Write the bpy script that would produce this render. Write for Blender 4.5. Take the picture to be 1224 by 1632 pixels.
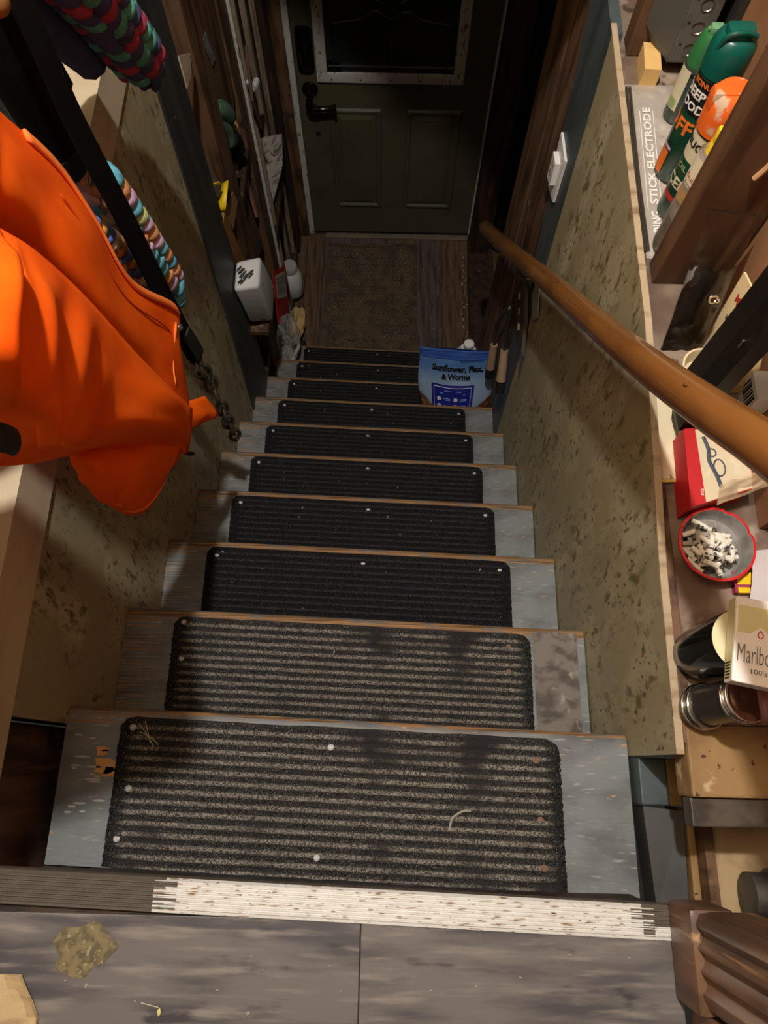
import bpy, bmesh, math, random
from mathutils import Vector, Matrix, noise
import numpy as np
random.seed(7)
for o in list(bpy.data.objects): bpy.data.objects.remove(o)
scn = bpy.context.scene
col = scn.collection
# ------------------------------------------------------------------ camera
cam_d = bpy.data.cameras.new('camera'); cam = bpy.data.objects.new('camera', cam_d); col.objects.link(cam)
cam_d.sensor_fit = 'VERTICAL'; cam_d.sensor_height = 24; cam_d.lens = 16.919; cam_d.clip_start = .02
_p, _y, _r = .33569, .00703, .0149
cam.matrix_world = Matrix.Translation((.0249, .1371, .9168)) @ Matrix.Rotation(_y, 4, 'Z') @ Matrix.Rotation(_p, 4, 'X') @ Matrix.Rotation(_r, 4, 'Z')
scn.camera = cam
# ------------------------------------------------------------------ light
w = bpy.data.worlds.new('world'); scn.world = w; w.use_nodes = True
w.node_tree.nodes['Background'].inputs[0].default_value = (1, .94, .86, 1)
w.node_tree.nodes['Background'].inputs[1].default_value = .02
ld = bpy.data.lights.new('ceiling_bulb_light', 'POINT'); ld.energy = 136; ld.color = (1, .968, .93); ld.shadow_soft_size = .035
lo = bpy.data.objects.new('ceiling_bulb_light', ld); col.objects.link(lo); lo.location = (-.08, .70, 1.85)
scn.view_settings.view_transform = 'Standard'; scn.view_settings.look = 'None'
scn.view_settings.gamma = 1; scn.view_settings.use_curve_mapping = False
scn.view_settings.exposure = .0

# ------------------------------------------------------------------ materials
def lin(c):
    f = lambda v: (v/255/12.92) if v/255 <= .04045 else ((v/255+.055)/1.055)**2.4
    return (f(c[0]), f(c[1]), f(c[2]), 1)
MATS = {}
def mat(name, base, layers=(), rough=.6, metal=0, bump=None, spec=.4, trans=0, alpha=1, emit=None, coat=0, sheen=0):
    """layers: (colour, (sx,sy,sz), noise scale, lo, hi[, detail[, axis, a0, a1]]) mixed over the base one after another"""
    if name in MATS: return MATS[name]
    m = bpy.data.materials.new(name); m.use_nodes = True; MATS[name] = m
    nt = m.node_tree; N = nt.nodes; L = nt.links
    b = N['Principled BSDF']
    b.inputs['Roughness'].default_value = rough; b.inputs['Metallic'].default_value = metal
    b.inputs['Specular IOR Level'].default_value = spec
    b.inputs['Transmission Weight'].default_value = trans; b.inputs['Alpha'].default_value = alpha
    b.inputs['Coat Weight'].default_value = coat; b.inputs['Sheen Weight'].default_value = sheen
    b.inputs['Base Color'].default_value = lin(base)
    tc = N.new('ShaderNodeTexCoord') if (layers or bump) else None
    def nz(scl, s, detail):
        mp = N.new('ShaderNodeMapping'); mp.inputs['Scale'].default_value = scl
        L.new(tc.outputs['Object'], mp.inputs['Vector'])
        n = N.new('ShaderNodeTexNoise'); n.inputs['Scale'].default_value = s; n.inputs['Detail'].default_value = detail
        L.new(mp.outputs['Vector'], n.inputs['Vector'])
        return n.outputs['Fac']
    def mr(v, a, b_, c=0, d=1):
        r = N.new('ShaderNodeMapRange'); r.interpolation_type = 'SMOOTHSTEP'
        r.inputs['From Min'].default_value = a; r.inputs['From Max'].default_value = b_
        r.inputs['To Min'].default_value = c; r.inputs['To Max'].default_value = d
        L.new(v, r.inputs['Value']); return r.outputs['Result']
    cur = None
    for ly in layers:
        c, scl, s, lo_, hi_ = ly[:5]; det = ly[5] if len(ly) > 5 else 4
        f = mr(nz(scl, s, det), lo_, hi_)
        if len(ly) > 6:       # the layer fades along an axis (wear at an edge, paint that ends)
            sp = N.new('ShaderNodeSeparateXYZ'); L.new(tc.outputs['Object'], sp.inputs[0])
            g = mr(sp.outputs[ly[6]], ly[7], ly[8])
            mu = N.new('ShaderNodeMath'); mu.operation = 'MULTIPLY'; L.new(f, mu.inputs[0]); L.new(g, mu.inputs[1]); f = mu.outputs[0]
        mx = N.new('ShaderNodeMix'); mx.data_type = 'RGBA'
        L.new(f, mx.inputs['Factor']); mx.inputs['B'].default_value = lin(c)
        if cur is None: mx.inputs['A'].default_value = lin(base)
        else: L.new(cur, mx.inputs['A'])
        cur = mx.outputs['Result']
    if cur is not None: L.new(cur, b.inputs['Base Color'])
    if bump:
        scl, s, st, dist = bump
        bp = N.new('ShaderNodeBump'); bp.inputs['Strength'].default_value = st; bp.inputs['Distance'].default_value = dist
        L.new(nz(scl, s, 5), bp.inputs['Height']); L.new(bp.outputs['Normal'], b.inputs['Normal'])
    return m
U1 = (1, 1, 1)
wallpaper = mat('wallpaper', (172, 161, 128), [
    ((150, 138, 104), (1, 6, 1.6), 2.2, .40, .68), ((186, 177, 148), (1, 7, 1.2), 1.6, .52, .7),
    ((108, 97, 64), (1, 26, 13), 1.9, .53, .68, 8), ((84, 74, 48), (1, 70, 44), 1.6, .58, .70, 6),
    ((142, 100, 72), (1, 26, 20), 1.5, .68, .76), ((158, 147, 114), (1, 3, 3), 2.6, .47, .60)],
    rough=.5, bump=((1, 14, 4), 6, .15, .002))
grey_paint = mat('grey_floor_paint', (118, 122, 121), [
    ((92, 94, 93), (3, 6, 3), 3, .42, .7), ((146, 147, 143), (14, 90, 14), 2, .60, .70, 6),
    ((190, 140, 84), (9, 60, 9), 2.3, .655, .675, 6, 'Y', -.09, -.02), ((150, 110, 68), (3, 160, 20), 2, .50, .64, 6, 'Y', -.022, -.004),
    ((176, 132, 86), (16, 26, 10), 1.4, .70, .71, 6)], rough=.45, bump=((20, 90, 20), 2, .25, .0015), spec=.5)
grey_worn = mat('grey_worn_paint', (118, 122, 121), [
    ((92, 94, 93), (3, 6, 3), 3, .42, .7), ((146, 147, 143), (14, 90, 14), 2, .60, .70, 6),
    ((166, 134, 96), (3, 190, 20), 1.6, .53, .62, 6, 'X', -.36, -.44), ((150, 146, 138), (3, 150, 20), 1.7, .58, .66, 6, 'X', -.36, -.44), ((74, 64, 54), (3, 190, 20), 1.9, .58, .66, 6, 'X', -.36, -.44),
    ((190, 140, 84), (9, 60, 9), 2.3, .655, .675, 6, 'Y', -.09, -.02), ((150, 110, 68), (3, 160, 20), 2, .50, .64, 6, 'Y', -.022, -.004),
    ((176, 132, 86), (16, 26, 10), 1.4, .70, .71, 6)], rough=.45, bump=((20, 90, 20), 2, .25, .0015), spec=.5)
grey_dusty = mat('grey_dusty_paint', (120, 112, 104), [
    ((84, 76, 68), (8, 13, 3), 3, .42, .62, 7), ((152, 144, 134), (12, 9, 8), 3, .58, .70, 7)], rough=.75, bump=((9, 16, 20), 4, .6, .004))
riser_m = mat('riser_paint', (80, 78, 72), [((58, 52, 46), U1, 9, .4, .65)], rough=.7)
carpet_dark = mat('carpet_charcoal', (31, 31, 32), [((14, 14, 15), U1, 520, .4, .6, 2), ((62, 61, 60), U1, 460, .40, .62, 2, 'Z', .0055, .0074), ((110, 108, 104), U1, 700, .64, .72, 2)], rough=.95, spec=.1, bump=(U1, 500, .5, .002), sheen=.05)
carpet_dust = mat('carpet_dusty', (56, 54, 52), [((30, 29, 29), U1, 420, .42, .58, 2), ((150, 142, 130), U1, 420, .36, .66, 2, 'Z', .0046, .0066), ((128, 122, 114), U1, 560, .60, .70, 2), ((44, 42, 42), (3, 4, 1), 2.6, .50, .68)], rough=.95, spec=.1, bump=(U1, 420, .6, .003))
nail_m = mat('nail_head', (190, 190, 186), [((150, 140, 128), U1, 300, .5, .7)], rough=.6, metal=.15)
nail_rust = mat('nail_rust', (120, 92, 76), rough=.8)
alu = mat('worn_aluminium', (222, 220, 214), [((150, 122, 90), (20, 160, 9), 2.6, .585, .66, 7), ((90, 66, 46), (40, 200, 9), 2.2, .66, .70, 7)], rough=.4, metal=.35)
brown_paint = mat('brown_strip_paint', (86, 78, 68), [((120, 116, 108), (40, 90, 9), 4, .70, .72)], rough=.6)
vinyl = mat('vinyl_plank', (106, 100, 96), [((74, 70, 71), (4, 22, 1), 1.5, .44, .66, 8), ((132, 124, 116), (7, 60, 1), 1.3, .50, .72, 8), ((62, 58, 61), (7, 26, 1), 1.6, .60, .70, 8), ((162, 156, 146), U1, 90, .74, .78, 2)], rough=.42, spec=.5)
stain_m = mat('dried_glue', (124, 110, 76), [((92, 82, 58), U1, 90, .4, .6, 7), ((152, 140, 106), U1, 160, .58, .7)], rough=.7, bump=(U1, 120, .6, .002))
low_plank = mat('landing_plank', (104, 80, 58), [((74, 55, 40), (30, 3, 1), 1.6, .42, .62, 6), ((122, 96, 72), (40, 4, 1), 1.7, .58, .7)], rough=.6)
low_plank_g = mat('landing_plank_grey', (92, 80, 72), [((62, 54, 52), (30, 3, 1), 1.5, .42, .62, 6), ((112, 96, 84), (40, 4, 1), 1.7, .58, .7)], rough=.6)
mat_rug = mat('rubber_mat', (94, 76, 56), [((70, 57, 43), U1, 14, .4, .6), ((130, 112, 88), U1, 60, .66, .72)], rough=.85)
old_wood = mat('old_brown_wood', (112, 82, 58), [((68, 46, 30), (12, 12, 2), 2.2, .42, .64, 6), ((134, 104, 76), (20, 20, 1.5), 1.5, .58, .74, 6), ((58, 40, 28), U1, 9, .62, .74)], rough=.62, bump=((20, 20, 3), 4, .2, .002))
dark_wood = mat('dark_wood', (62, 44, 30), [((38, 26, 17), (14, 14, 2), 2, .42, .64, 6), ((88, 64, 44), (16, 16, 1.4), 2.4, .62, .72, 6)], rough=.6)
back_dark = mat('dark_backing', (58, 48, 40), [((34, 28, 22), U1, 4, .4, .7)], rough=.85)
grey_board = mat('grey_painted_board', (64, 66, 62), [((50, 51, 48), (9, 9, 2), 2.2, .4, .65), ((150, 148, 136), (22, 22, 11), 3, .71, .74, 6), ((92, 66, 44), (30, 30, 12), 2.4, .74, .76)], rough=.5)
blue_board = mat('blue_grey_board', (76, 86, 88), [((60, 68, 70), (9, 9, 2), 2.2, .4, .65), ((140, 142, 136), (22, 22, 11), 3, .73, .75, 6)], rough=.5)
cream = mat('cream_paint', (206, 188, 156), [((186, 166, 132), (3, 3, 8), 2, .5, .75)], rough=.5)
cream_pale = mat('cream_edge', (178, 158, 128), [((134, 108, 82), (6, 20, 20), 2, .50, .70)], rough=.7)
rail_m = mat('varnished_rail', (130, 84, 40), [((98, 58, 26), (22, 2.0, 2.0), 2.4, .36, .74, 4), ((158, 108, 58), (26, 2, 2), 1.5, .5, .8, 3)], rough=.26, spec=.5, coat=.35)
ledge_m = mat('dusty_ledge', (140, 120, 104), [((104, 82, 68), U1, 9, .42, .62, 6), ((166, 150, 132), U1, 16, .58, .7, 6), ((84, 64, 52), U1, 24, .66, .74, 6)], rough=.7)
osb = mat('tan_timber', (150, 118, 76), [((122, 92, 56), U1, 9, .42, .64, 6), ((190, 168, 128), (26, 26, 26), 1, .62, .7, 6), ((66, 48, 32), (60, 60, 60), 1, .67, .70, 3)], rough=.7, bump=(U1, 40, .5, .004))
casing_m = mat('worn_casing', (112, 82, 60), [((76, 54, 40), (9, 9, 2), 2.2, .42, .62), ((168, 130, 90), (60, 60, 3), 1.3, .58, .68, 6)], rough=.35, spec=.5)
orange = mat('orange_cloth', (242, 98, 14), [((230, 82, 8), U1, 7, .4, .7)], rough=.9, spec=.08, bump=(U1, 900, .12, .0006))
orange_seam = mat('orange_seam', (250, 130, 58), rough=.9, spec=.1)
black_m = mat('black_leather', (9, 8, 8), [((15, 14, 13), U1, 40, .5, .8)], rough=.6, spec=.15)
black_gloss = mat('black_gloss', (14, 12, 11), rough=.15, spec=.6)
black_rub = mat('black_rubber', (20, 19, 18), rough=.7)
steel = mat('steel', (170, 166, 158), rough=.3, metal=1)
dark_steel = mat('dark_steel', (118, 108, 94), rough=.32, metal=.75)
gun = mat('gunmetal', (96, 92, 86), rough=.3, metal=.85)
chrome = mat('chrome', (225, 225, 225), rough=.1, metal=1)
grey_galv = mat('galvanised', (116, 114, 108), [((96, 92, 86), U1, 30, .4, .7)], rough=.5, metal=.3)
door_m = mat('olive_door', (86, 80, 58), [((76, 70, 50), U1, 5, .4, .7)], rough=.5)
white_trim = mat('white_trim', (198, 194, 180), [((120, 108, 88), (30, 30, 12), 2, .56, .7)], rough=.6)
glass_dark = mat('obscure_glass', (70, 74, 76), rough=.12, trans=.6, spec=.6, bump=(U1, 160, .35, .004))
lead = mat('lead_came', (96, 96, 94), rough=.35, metal=.9)
white_pl = mat('white_plastic', (226, 226, 222), rough=.4)
foam = mat('white_foam', (214, 214, 210), [((70, 70, 66), (6, 14, 14), 2.2, .66, .74, 6, 'Z', .0, .25)], rough=.6)
red_card = mat('red_card', (190, 30, 34), rough=.5)
paper = mat('paper', (216, 206, 186), [((186, 168, 140), U1, 22, .5, .7)], rough=.8)
newsprint = mat('newsprint', (170, 160, 146), [((120, 112, 104), (12, 12, 60), 2, .5, .62)], rough=.85)
ink = mat('black_ink', (24, 22, 22), rough=.7)
ink_grey = mat('grey_ink', (96, 88, 84), rough=.7)
white_ink = mat('white_ink', (238, 234, 226), rough=.6)
orange_ink = mat('orange_ink', (232, 118, 40), rough=.5)
red_ink = mat('red_ink', (190, 52, 40), rough=.6)
yellow = mat('yellow_plastic', (244, 204, 40), rough=.4)
tan_card = mat('tan_cardboard', (176, 138, 84), [((146, 110, 62), U1, 12, .4, .7)], rough=.85)
creased = mat('creased_cardboard', (186, 160, 118), [((150, 124, 86), (9, 30, 9), 2, .5, .7, 6)], rough=.85, bump=((8, 40, 8), 3, .5, .004))
pink_m = mat('pink_strip', (206, 140, 118), rough=.7)
green_cloth = mat('green_glove', (78, 112, 88), rough=.85)
crumple_tan = mat('crumpled_tan', (196, 164, 112), [((150, 116, 72), U1, 26, .42, .62, 6)], rough=.75, bump=(U1, 40, .5, .006))
clear = mat('clear_plastic', (220, 220, 216), rough=.1, alpha=.12, spec=.9, bump=(U1, 60, 1, .006))
clear_tan = mat('clear_tan_plastic', (214, 190, 152), rough=.2, alpha=.55, spec=.7, bump=(U1, 50, .8, .005))
pouch_m = mat('silver_pouch', (176, 166, 154), [((206, 198, 186), U1, 16, .5, .7, 6), ((140, 128, 116), U1, 22, .56, .7)], rough=.28, spec=.7, bump=(U1, 30, .5, .006))
g_cap = mat('green_cap', (48, 112, 62), rough=.35)
g_dark = mat('dark_green', (18, 66, 44), rough=.3)
g_teal = mat('teal_cap', (14, 84, 72), rough=.3)
can_dk = mat('charcoal_can', (64, 76, 70), rough=.3, metal=.3)
can_blk = mat('black_can', (24, 28, 26), rough=.3)
o_cap = mat('orange_cap', (232, 104, 36), [((206, 178, 148), U1, 26, .58, .64, 6)], rough=.45)
pale_lab = mat('pale_label', (218, 210, 178), rough=.4)
silver_can = mat('silver_can', (170, 160, 146), [((140, 130, 118), U1, 60, .5, .7)], rough=.35, metal=.4)
pale_green = mat('pale_green', (150, 170, 110), rough=.5)
ash_red = mat('ashtray_red', (206, 40, 46), rough=.35)
ash_in = mat('ashtray_grey', (150, 146, 140), [((120, 116, 110), U1, 40, .4, .7)], rough=.55)
butt_m = mat('cigarette_paper', (228, 222, 208), [((120, 112, 102), U1, 90, .6, .7)], rough=.8)
ash_m = mat('ash', (96, 92, 88), [((50, 48, 46), U1, 200, .5, .6)], rough=.95)
lav = mat('pale_sheet', (196, 186, 186), rough=.6)
pack_m = mat('cigarette_pack', (240, 230, 224), rough=.3)
pack_gold = mat('pack_gold', (214, 204, 148), rough=.35)
bag_blue = mat('blue_bag', (52, 84, 160), [((70, 108, 184), U1, 9, .4, .7)], rough=.4)
bag_sky = mat('sky_bag', (156, 190, 226), rough=.4)
bag_label = mat('bag_label', (40, 48, 158), rough=.45)
bag_brown = mat('bag_brown', (120, 66, 44), [((170, 130, 100), U1, 40, .5, .6)], rough=.5)
tool_grip = mat('tool_grip', (150, 124, 98), rough=.7)
debris_m = mat('debris', (176, 168, 156), rough=.9)
soot = mat('soot', (70, 68, 64), rough=.9)
worn_wood = mat('worn_nosing', (150, 114, 76), [((98, 70, 44), (3, 120, 60), 2, .42, .6, 6), ((192, 158, 112), (4, 200, 90), 2, .60, .68, 5), ((104, 102, 98), (5, 40, 20), 2.2, .53, .62, 5)], rough=.7)

def film(name, tint, fac, rough=.1, scale=60):
    m = bpy.data.materials.new(name); m.use_nodes = True; MATS[name] = m; nt = m.node_tree; N = nt.nodes; L = nt.links
    N.remove(N['Principled BSDF']); tr = N.new('ShaderNodeBsdfTransparent'); gl = N.new('ShaderNodeBsdfGlossy'); mx = N.new('ShaderNodeMixShader')
    tr.inputs[0].default_value = lin(tint); gl.inputs['Roughness'].default_value = rough
    lw = N.new('ShaderNodeLayerWeight'); lw.inputs['Blend'].default_value = fac
    tc = N.new('ShaderNodeTexCoord'); nz = N.new('ShaderNodeTexNoise'); nz.inputs['Scale'].default_value = scale; L.new(tc.outputs['Object'], nz.inputs['Vector'])
    bp = N.new('ShaderNodeBump'); bp.inputs['Strength'].default_value = 1; bp.inputs['Distance'].default_value = .006
    L.new(nz.outputs['Fac'], bp.inputs['Height']); L.new(bp.outputs['Normal'], gl.inputs['Normal']); L.new(bp.outputs['Normal'], lw.inputs['Normal'])
    L.new(lw.outputs['Fresnel'], mx.inputs[0]); L.new(tr.outputs[0], mx.inputs[1]); L.new(gl.outputs[0], mx.inputs[2]); L.new(mx.outputs[0], N['Material Output'].inputs[0]); return m
clear = film('clear_film', (232, 228, 222), .40, .2, 22)
# ------------------------------------------------------------------ helpers
WL = {}
def wl(o): return WL.get(o.name, Vector((0, 0, 0)))
def empty(name, loc, label=None, cat=None, group=None):
    o = bpy.data.objects.new(name, None); col.objects.link(o); o.location = loc; o.empty_display_size = .05
    WL[o.name] = Vector(loc)
    if cat: tag(o, label, cat, group)
    return o
def tag(o, label, cat, group=None, kind=None):
    o['label'] = label; o['category'] = cat
    if group: o['group'] = group
    if kind: o['kind'] = kind
    return o
def obj(name, bm, m, parent=None, smooth=False, loc=None, label=None):
    """link bm (in world coordinates) as one mesh object"""
    base = Vector(loc) if loc is not None else (wl(parent) if parent else Vector((0, 0, 0)))
    bm.transform(Matrix.Translation(-base))
    me = bpy.data.meshes.new(name); bm.to_mesh(me); bm.free()
    for x in (m if isinstance(m, (list, tuple)) else [m]): me.materials.append(x)
    if smooth:
        me.polygons.foreach_set('use_smooth', [True]*len(me.polygons))
        if smooth != 'all': me.set_sharp_from_angle(angle=math.radians(42))
    o = bpy.data.objects.new(name, me); col.objects.link(o)
    WL[o.name] = base
    if parent: o.parent = parent; o.location = base - wl(parent)
    else: o.location = base
    if label: o['label'] = label
    return o
def struct(name, bm, m, parent=None, smooth=False, loc=None):
    o = obj(name, bm, m, parent, smooth, loc)
    if not parent: o['kind'] = 'structure'
    return o
def copy(o, delta, label=None):
    c = o.copy(); col.objects.link(c); c.location = o.location + Vector(delta); WL[c.name] = wl(o) + Vector(delta)
    for ch in o.children:
        d = ch.copy(); col.objects.link(d); d.parent = c; WL[d.name] = wl(ch) + Vector(delta)
    if label: c['label'] = label
    return c
def BM(): return bmesh.new()
def box(bm, x0, x1, y0, y1, z0, z1, bev=0, mi=0, rot=None, about=None):
    r = bmesh.ops.create_cube(bm, size=1); vs = r['verts']
    bmesh.ops.scale(bm, vec=(x1-x0, y1-y0, z1-z0), verts=vs); bmesh.ops.translate(bm, vec=((x0+x1)/2, (y0+y1)/2, (z0+z1)/2), verts=vs)
    fs = set(f for v in vs for f in v.link_faces)
    if bev:
        r2 = bmesh.ops.bevel(bm, geom=list(set(e for v in vs for e in v.link_edges)), offset=bev, segments=2, profile=.6, affect='EDGES')
        vs = list(set(v for f in r2['faces'] for v in f.verts) | set(v for v in vs if v.is_valid))
        fs = set(f for v in vs for f in v.link_faces)
    for f in fs: f.material_index = mi
    if rot is not None:
        bmesh.ops.rotate(bm, cent=about or ((x0+x1)/2, (y0+y1)/2, (z0+z1)/2), matrix=rot, verts=vs)
    return vs
def Box(*a, **k):
    bm = BM(); box(bm, *a, **k); return bm
def frame(d):
    d = Vector(d).normalized(); u = d.cross(Vector((0, 0, 1)))
    if u.length < 1e-3: u = d.cross(Vector((0, 1, 0)))
    u.normalize(); return u, d.cross(u).normalized()
def rev(bm, p0, p1, prof, n=20, mi=None, cap=True):
    """surface of revolution along p0->p1; prof: (t along, radius) in metres from p0"""
    p0, p1 = Vector(p0), Vector(p1); d = (p1-p0).normalized(); u, v = frame(d); rings = []
    for t, r in prof:
        rings.append([bm.verts.new(p0+d*t+(u*math.cos(a)+v*math.sin(a))*max(r, 1e-5)) for a in [2*math.pi*i/n for i in range(n)]])
    for j in range(len(rings)-1):
        for i in range(n):
            f = bm.faces.new((rings[j][i], rings[j][(i+1) % n], rings[j+1][(i+1) % n], rings[j+1][i]))
            if mi: f.material_index = mi[j]
    if cap:
        for r in (rings[0][::-1], rings[-1]):
            try:
                f = bm.faces.new(r)
                if mi: f.material_index = mi[0] if r is not rings[-1] else mi[-1]
            except ValueError: pass
    return rings
def cyl(bm, p0, p1, r0, r1=None, n=16):
    L = (Vector(p1)-Vector(p0)).length; rev(bm, p0, p1, [(0, r0), (L, r0 if r1 is None else r1)], n)
def crom(pts, n=6):
    pts = [Vector(p) for p in pts]
    if len(pts) < 3: return [pts[0].lerp(pts[-1], i/n) for i in range(n+1)]
    out = []; P = [2*pts[0]-pts[1]] + pts + [2*pts[-1]-pts[-2]]
    for i in range(1, len(P)-2):
        for k in range(n):
            t = k/n; a, b, c, d = P[i-1], P[i], P[i+1], P[i+2]
            out.append(.5*((2*b)+(c-a)*t+(2*a-5*b+4*c-d)*t*t+(3*b-a-3*c+d)*t**3))
    out.append(pts[-1].copy()); return out
def tube(bm, pts, r, n=10, closed=False, flat=None):
    """tube along a polyline; r number or function of t; flat=(vector, factor) squeezes it along a direction"""
    pts = [Vector(p) for p in pts]; m = len(pts); rings = []; up = None
    for i, p in enumerate(pts):
        d = (pts[(i+1) % m]-pts[i-1]) if closed else (pts[min(i+1, m-1)]-pts[max(i-1, 0)])
        d.normalize()
        if up is None: up, _ = frame(d)
        u = (up-d*up.dot(d)).normalized(); up = u; v = d.cross(u)
        rr = r(i/max(m-1, 1)) if callable(r) else r
        ring = []
        for k in range(n):
            a = 2*math.pi*k/n; q = (u*math.cos(a)+v*math.sin(a))*rr
            if flat: fv = Vector(flat[0]); q -= fv*q.dot(fv)*(1-flat[1])
            ring.append(bm.verts.new(p+q))
        rings.append(ring)
    for j in range(m if closed else m-1):
        a, b = rings[j], rings[(j+1) % m]
        for k in range(n): bm.faces.new((a[k], a[(k+1) % n], b[(k+1) % n], b[k]))
    if not closed: bm.faces.new(rings[0][::-1]); bm.faces.new(rings[-1])
def ribbon(bm, pts, wvec, wd, th):
    """flat strap: cross section wd along wvec (per point or one), th across"""
    pts = [Vector(p) for p in pts]; m = len(pts); rings = []
    for i, p in enumerate(pts):
        d = (pts[min(i+1, m-1)]-pts[max(i-1, 0)]).normalized(); wv = Vector(wvec); wv = (wv-d*wv.dot(d)).normalized(); nv = d.cross(wv)
        W = (wd(i/(m-1)) if callable(wd) else wd)/2
        rings.append([bm.verts.new(p+wv*sx*W+nv*sy*th/2) for sx, sy in ((-1, -1), (1, -1), (1, 1), (-1, 1))])
    for a, b in zip(rings, rings[1:]):
        for k in range(4): bm.faces.new((a[k], a[(k+1) % 4], b[(k+1) % 4], b[k]))
    bm.faces.new(rings[0][::-1]); bm.faces.new(rings[-1])
def prism(bm, pts, dvec, mi=0):
    """polygon (3D points) extruded by dvec"""
    a = [bm.verts.new(p) for p in pts]; b = [bm.verts.new(Vector(p)+Vector(dvec)) for p in pts]; n = len(pts); fs = [bm.faces.new(a[::-1]), bm.faces.new(b)]
    for i in range(n): fs.append(bm.faces.new((a[i], a[(i+1) % n], b[(i+1) % n], b[i])))
    for f in fs: f.material_index = mi
    bmesh.ops.recalc_face_normals(bm, faces=fs)
    return fs
def Prism(pts, d):
    bm = BM(); prism(bm, pts, d); return bm
def grid(bm, F, nu, nv, mi=None):
    V = [[bm.verts.new(F(i/nu, j/nv)) for j in range(nv+1)] for i in range(nu+1)]
    for i in range(nu):
        for j in range(nv):
            f = bm.faces.new((V[i][j], V[i+1][j], V[i+1][j+1], V[i][j+1]))
            if mi: f.material_index = mi(i/nu, j/nv)
    return V
def spline_grid(rows, u, v):
    """Catmull-Rom through a net of control points"""
    def cr(P, t):
        n = len(P)-1; s = min(t*n, n-1e-6); i = int(s); f = s-i
        a = P[i-1] if i else P[0]*2-P[1]; b = P[i]; c = P[i+1]; d = P[i+2] if i+2 <= n else P[n]*2-P[n-1]
        return .5*((2*b)+(c-a)*f+(2*a-5*b+4*c-d)*f*f+(3*b-a-3*c+d)*f**3)
    return cr([cr(r, v) for r in rows], u)
def thicken(o, t):
    md = o.modifiers.new('solid', 'SOLIDIFY'); md.thickness = t; md.offset = 0
def sphere(bm, c, r, sc=(1, 1, 1), rot=None, n=10):
    s = bmesh.ops.create_uvsphere(bm, u_segments=n, v_segments=max(5, n//2+1), radius=r)['verts']
    bmesh.ops.scale(bm, vec=sc, verts=s)
    if rot is not None: bmesh.ops.transform(bm, matrix=rot.to_4x4() if hasattr(rot, 'to_4x4') else rot, verts=s)
    bmesh.ops.translate(bm, vec=c, verts=s); return s
def ring_pts(c, r, u, v, n=20, ex=1):
    c = Vector(c); u = Vector(u).normalized(); v = Vector(v).normalized()
    return [c+u*math.cos(2*math.pi*i/n)*r+v*math.sin(2*math.pi*i/n)*r*ex for i in range(n)]
_tc = {}
def text_bm(s, F, width=None, height=None, bold=0):
    """built-in lettering laid onto a surface: F(u, v) with u along the text and v up, in metres"""
    if (s, bold) not in _tc:
        cu = bpy.data.curves.new('t', 'FONT'); cu.body = s; cu.resolution_u = 2; cu.offset = bold
        o = bpy.data.objects.new('t', cu); col.objects.link(o); dg = bpy.context.evaluated_depsgraph_get(); dg.update()
        me = bpy.data.meshes.new_from_object(o.evaluated_get(dg)); bpy.data.objects.remove(o); bpy.data.curves.remove(cu)
        _tc[(s, bold)] = ([tuple(v.co) for v in me.vertices], [tuple(p.vertices) for p in me.polygons]); bpy.data.meshes.remove(me)
    vs, ps = _tc[(s, bold)]; x0 = min(v[0] for v in vs); x1 = max(v[0] for v in vs); y0 = min(v[1] for v in vs); y1 = max(v[1] for v in vs)
    sx = (width/(x1-x0)) if width else None; sy = (height/(y1-y0)) if height else None
    sx = sx or sy; sy = sy or sx
    bm = BM(); V = [bm.verts.new(F((v[0]-(x0+x1)/2)*sx, (v[1]-(y0+y1)/2)*sy)) for v in vs]
    for p in ps:
        try: bm.faces.new([V[i] for i in p])
        except ValueError: pass
    return bm
def plane_map(c, u, v):
    c, u, v = Vector(c), Vector(u).normalized(), Vector(v).normalized(); return lambda a, b: c+u*a+v*b

# ================================================================== SETTING
SK = -.0304; XL, XR = -.470, .4095; RISE = .2; RUN = .2; DZ = .066
ZF = -11*RISE-DZ
def ztread(k): return -k*RISE-DZ
def shear(bm):
    for v in bm.verts: v.co.y += SK*v.co.x
    return bm
# top landing
fl = struct('floor', Box(-.95, .362, -1.5, -.020, -.16, -.006), dark_wood)
rows = [(-.205, -.029), (-.385, -.206), (-.565, -.386), (-.745, -.566), (-.925, -.746), (-1.5, -.926)]
for i, (a, b) in enumerate(rows):
    xs = [-.95, .007, .362] if i % 2 == 0 else [-.95, -.42, .362]
    for x0, x1 in zip(xs, xs[1:]): obj('plank', Box(x0+.0006, x1-.0006, a+.0006, b, -.006, 0, bev=.0008), vinyl, fl, loc=(x0, a, 0))
bm = BM()   # dried glue
c0 = [(.033*(1+.16*math.sin(3*a+1)+.08*math.sin(7*a))*math.cos(a)-.301, .026*(1+.12*math.sin(2*a)+.10*math.cos(5*a+1))*math.sin(a)-.064) for a in [2*math.pi*i/40 for i in range(40)]]
V = [bm.verts.new((x, y, .0006)) for x, y in c0]; cc = bm.verts.new((-.302, -.062, .0022))
for i in range(40): bm.faces.new((cc, V[i], V[(i+1) % 40]))
tag(obj('glue_stain', bm, stain_m, loc=(-.302, -.062, 0)), 'olive tan dried glue stain on the vinyl plank near the left', 'stain')
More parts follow.
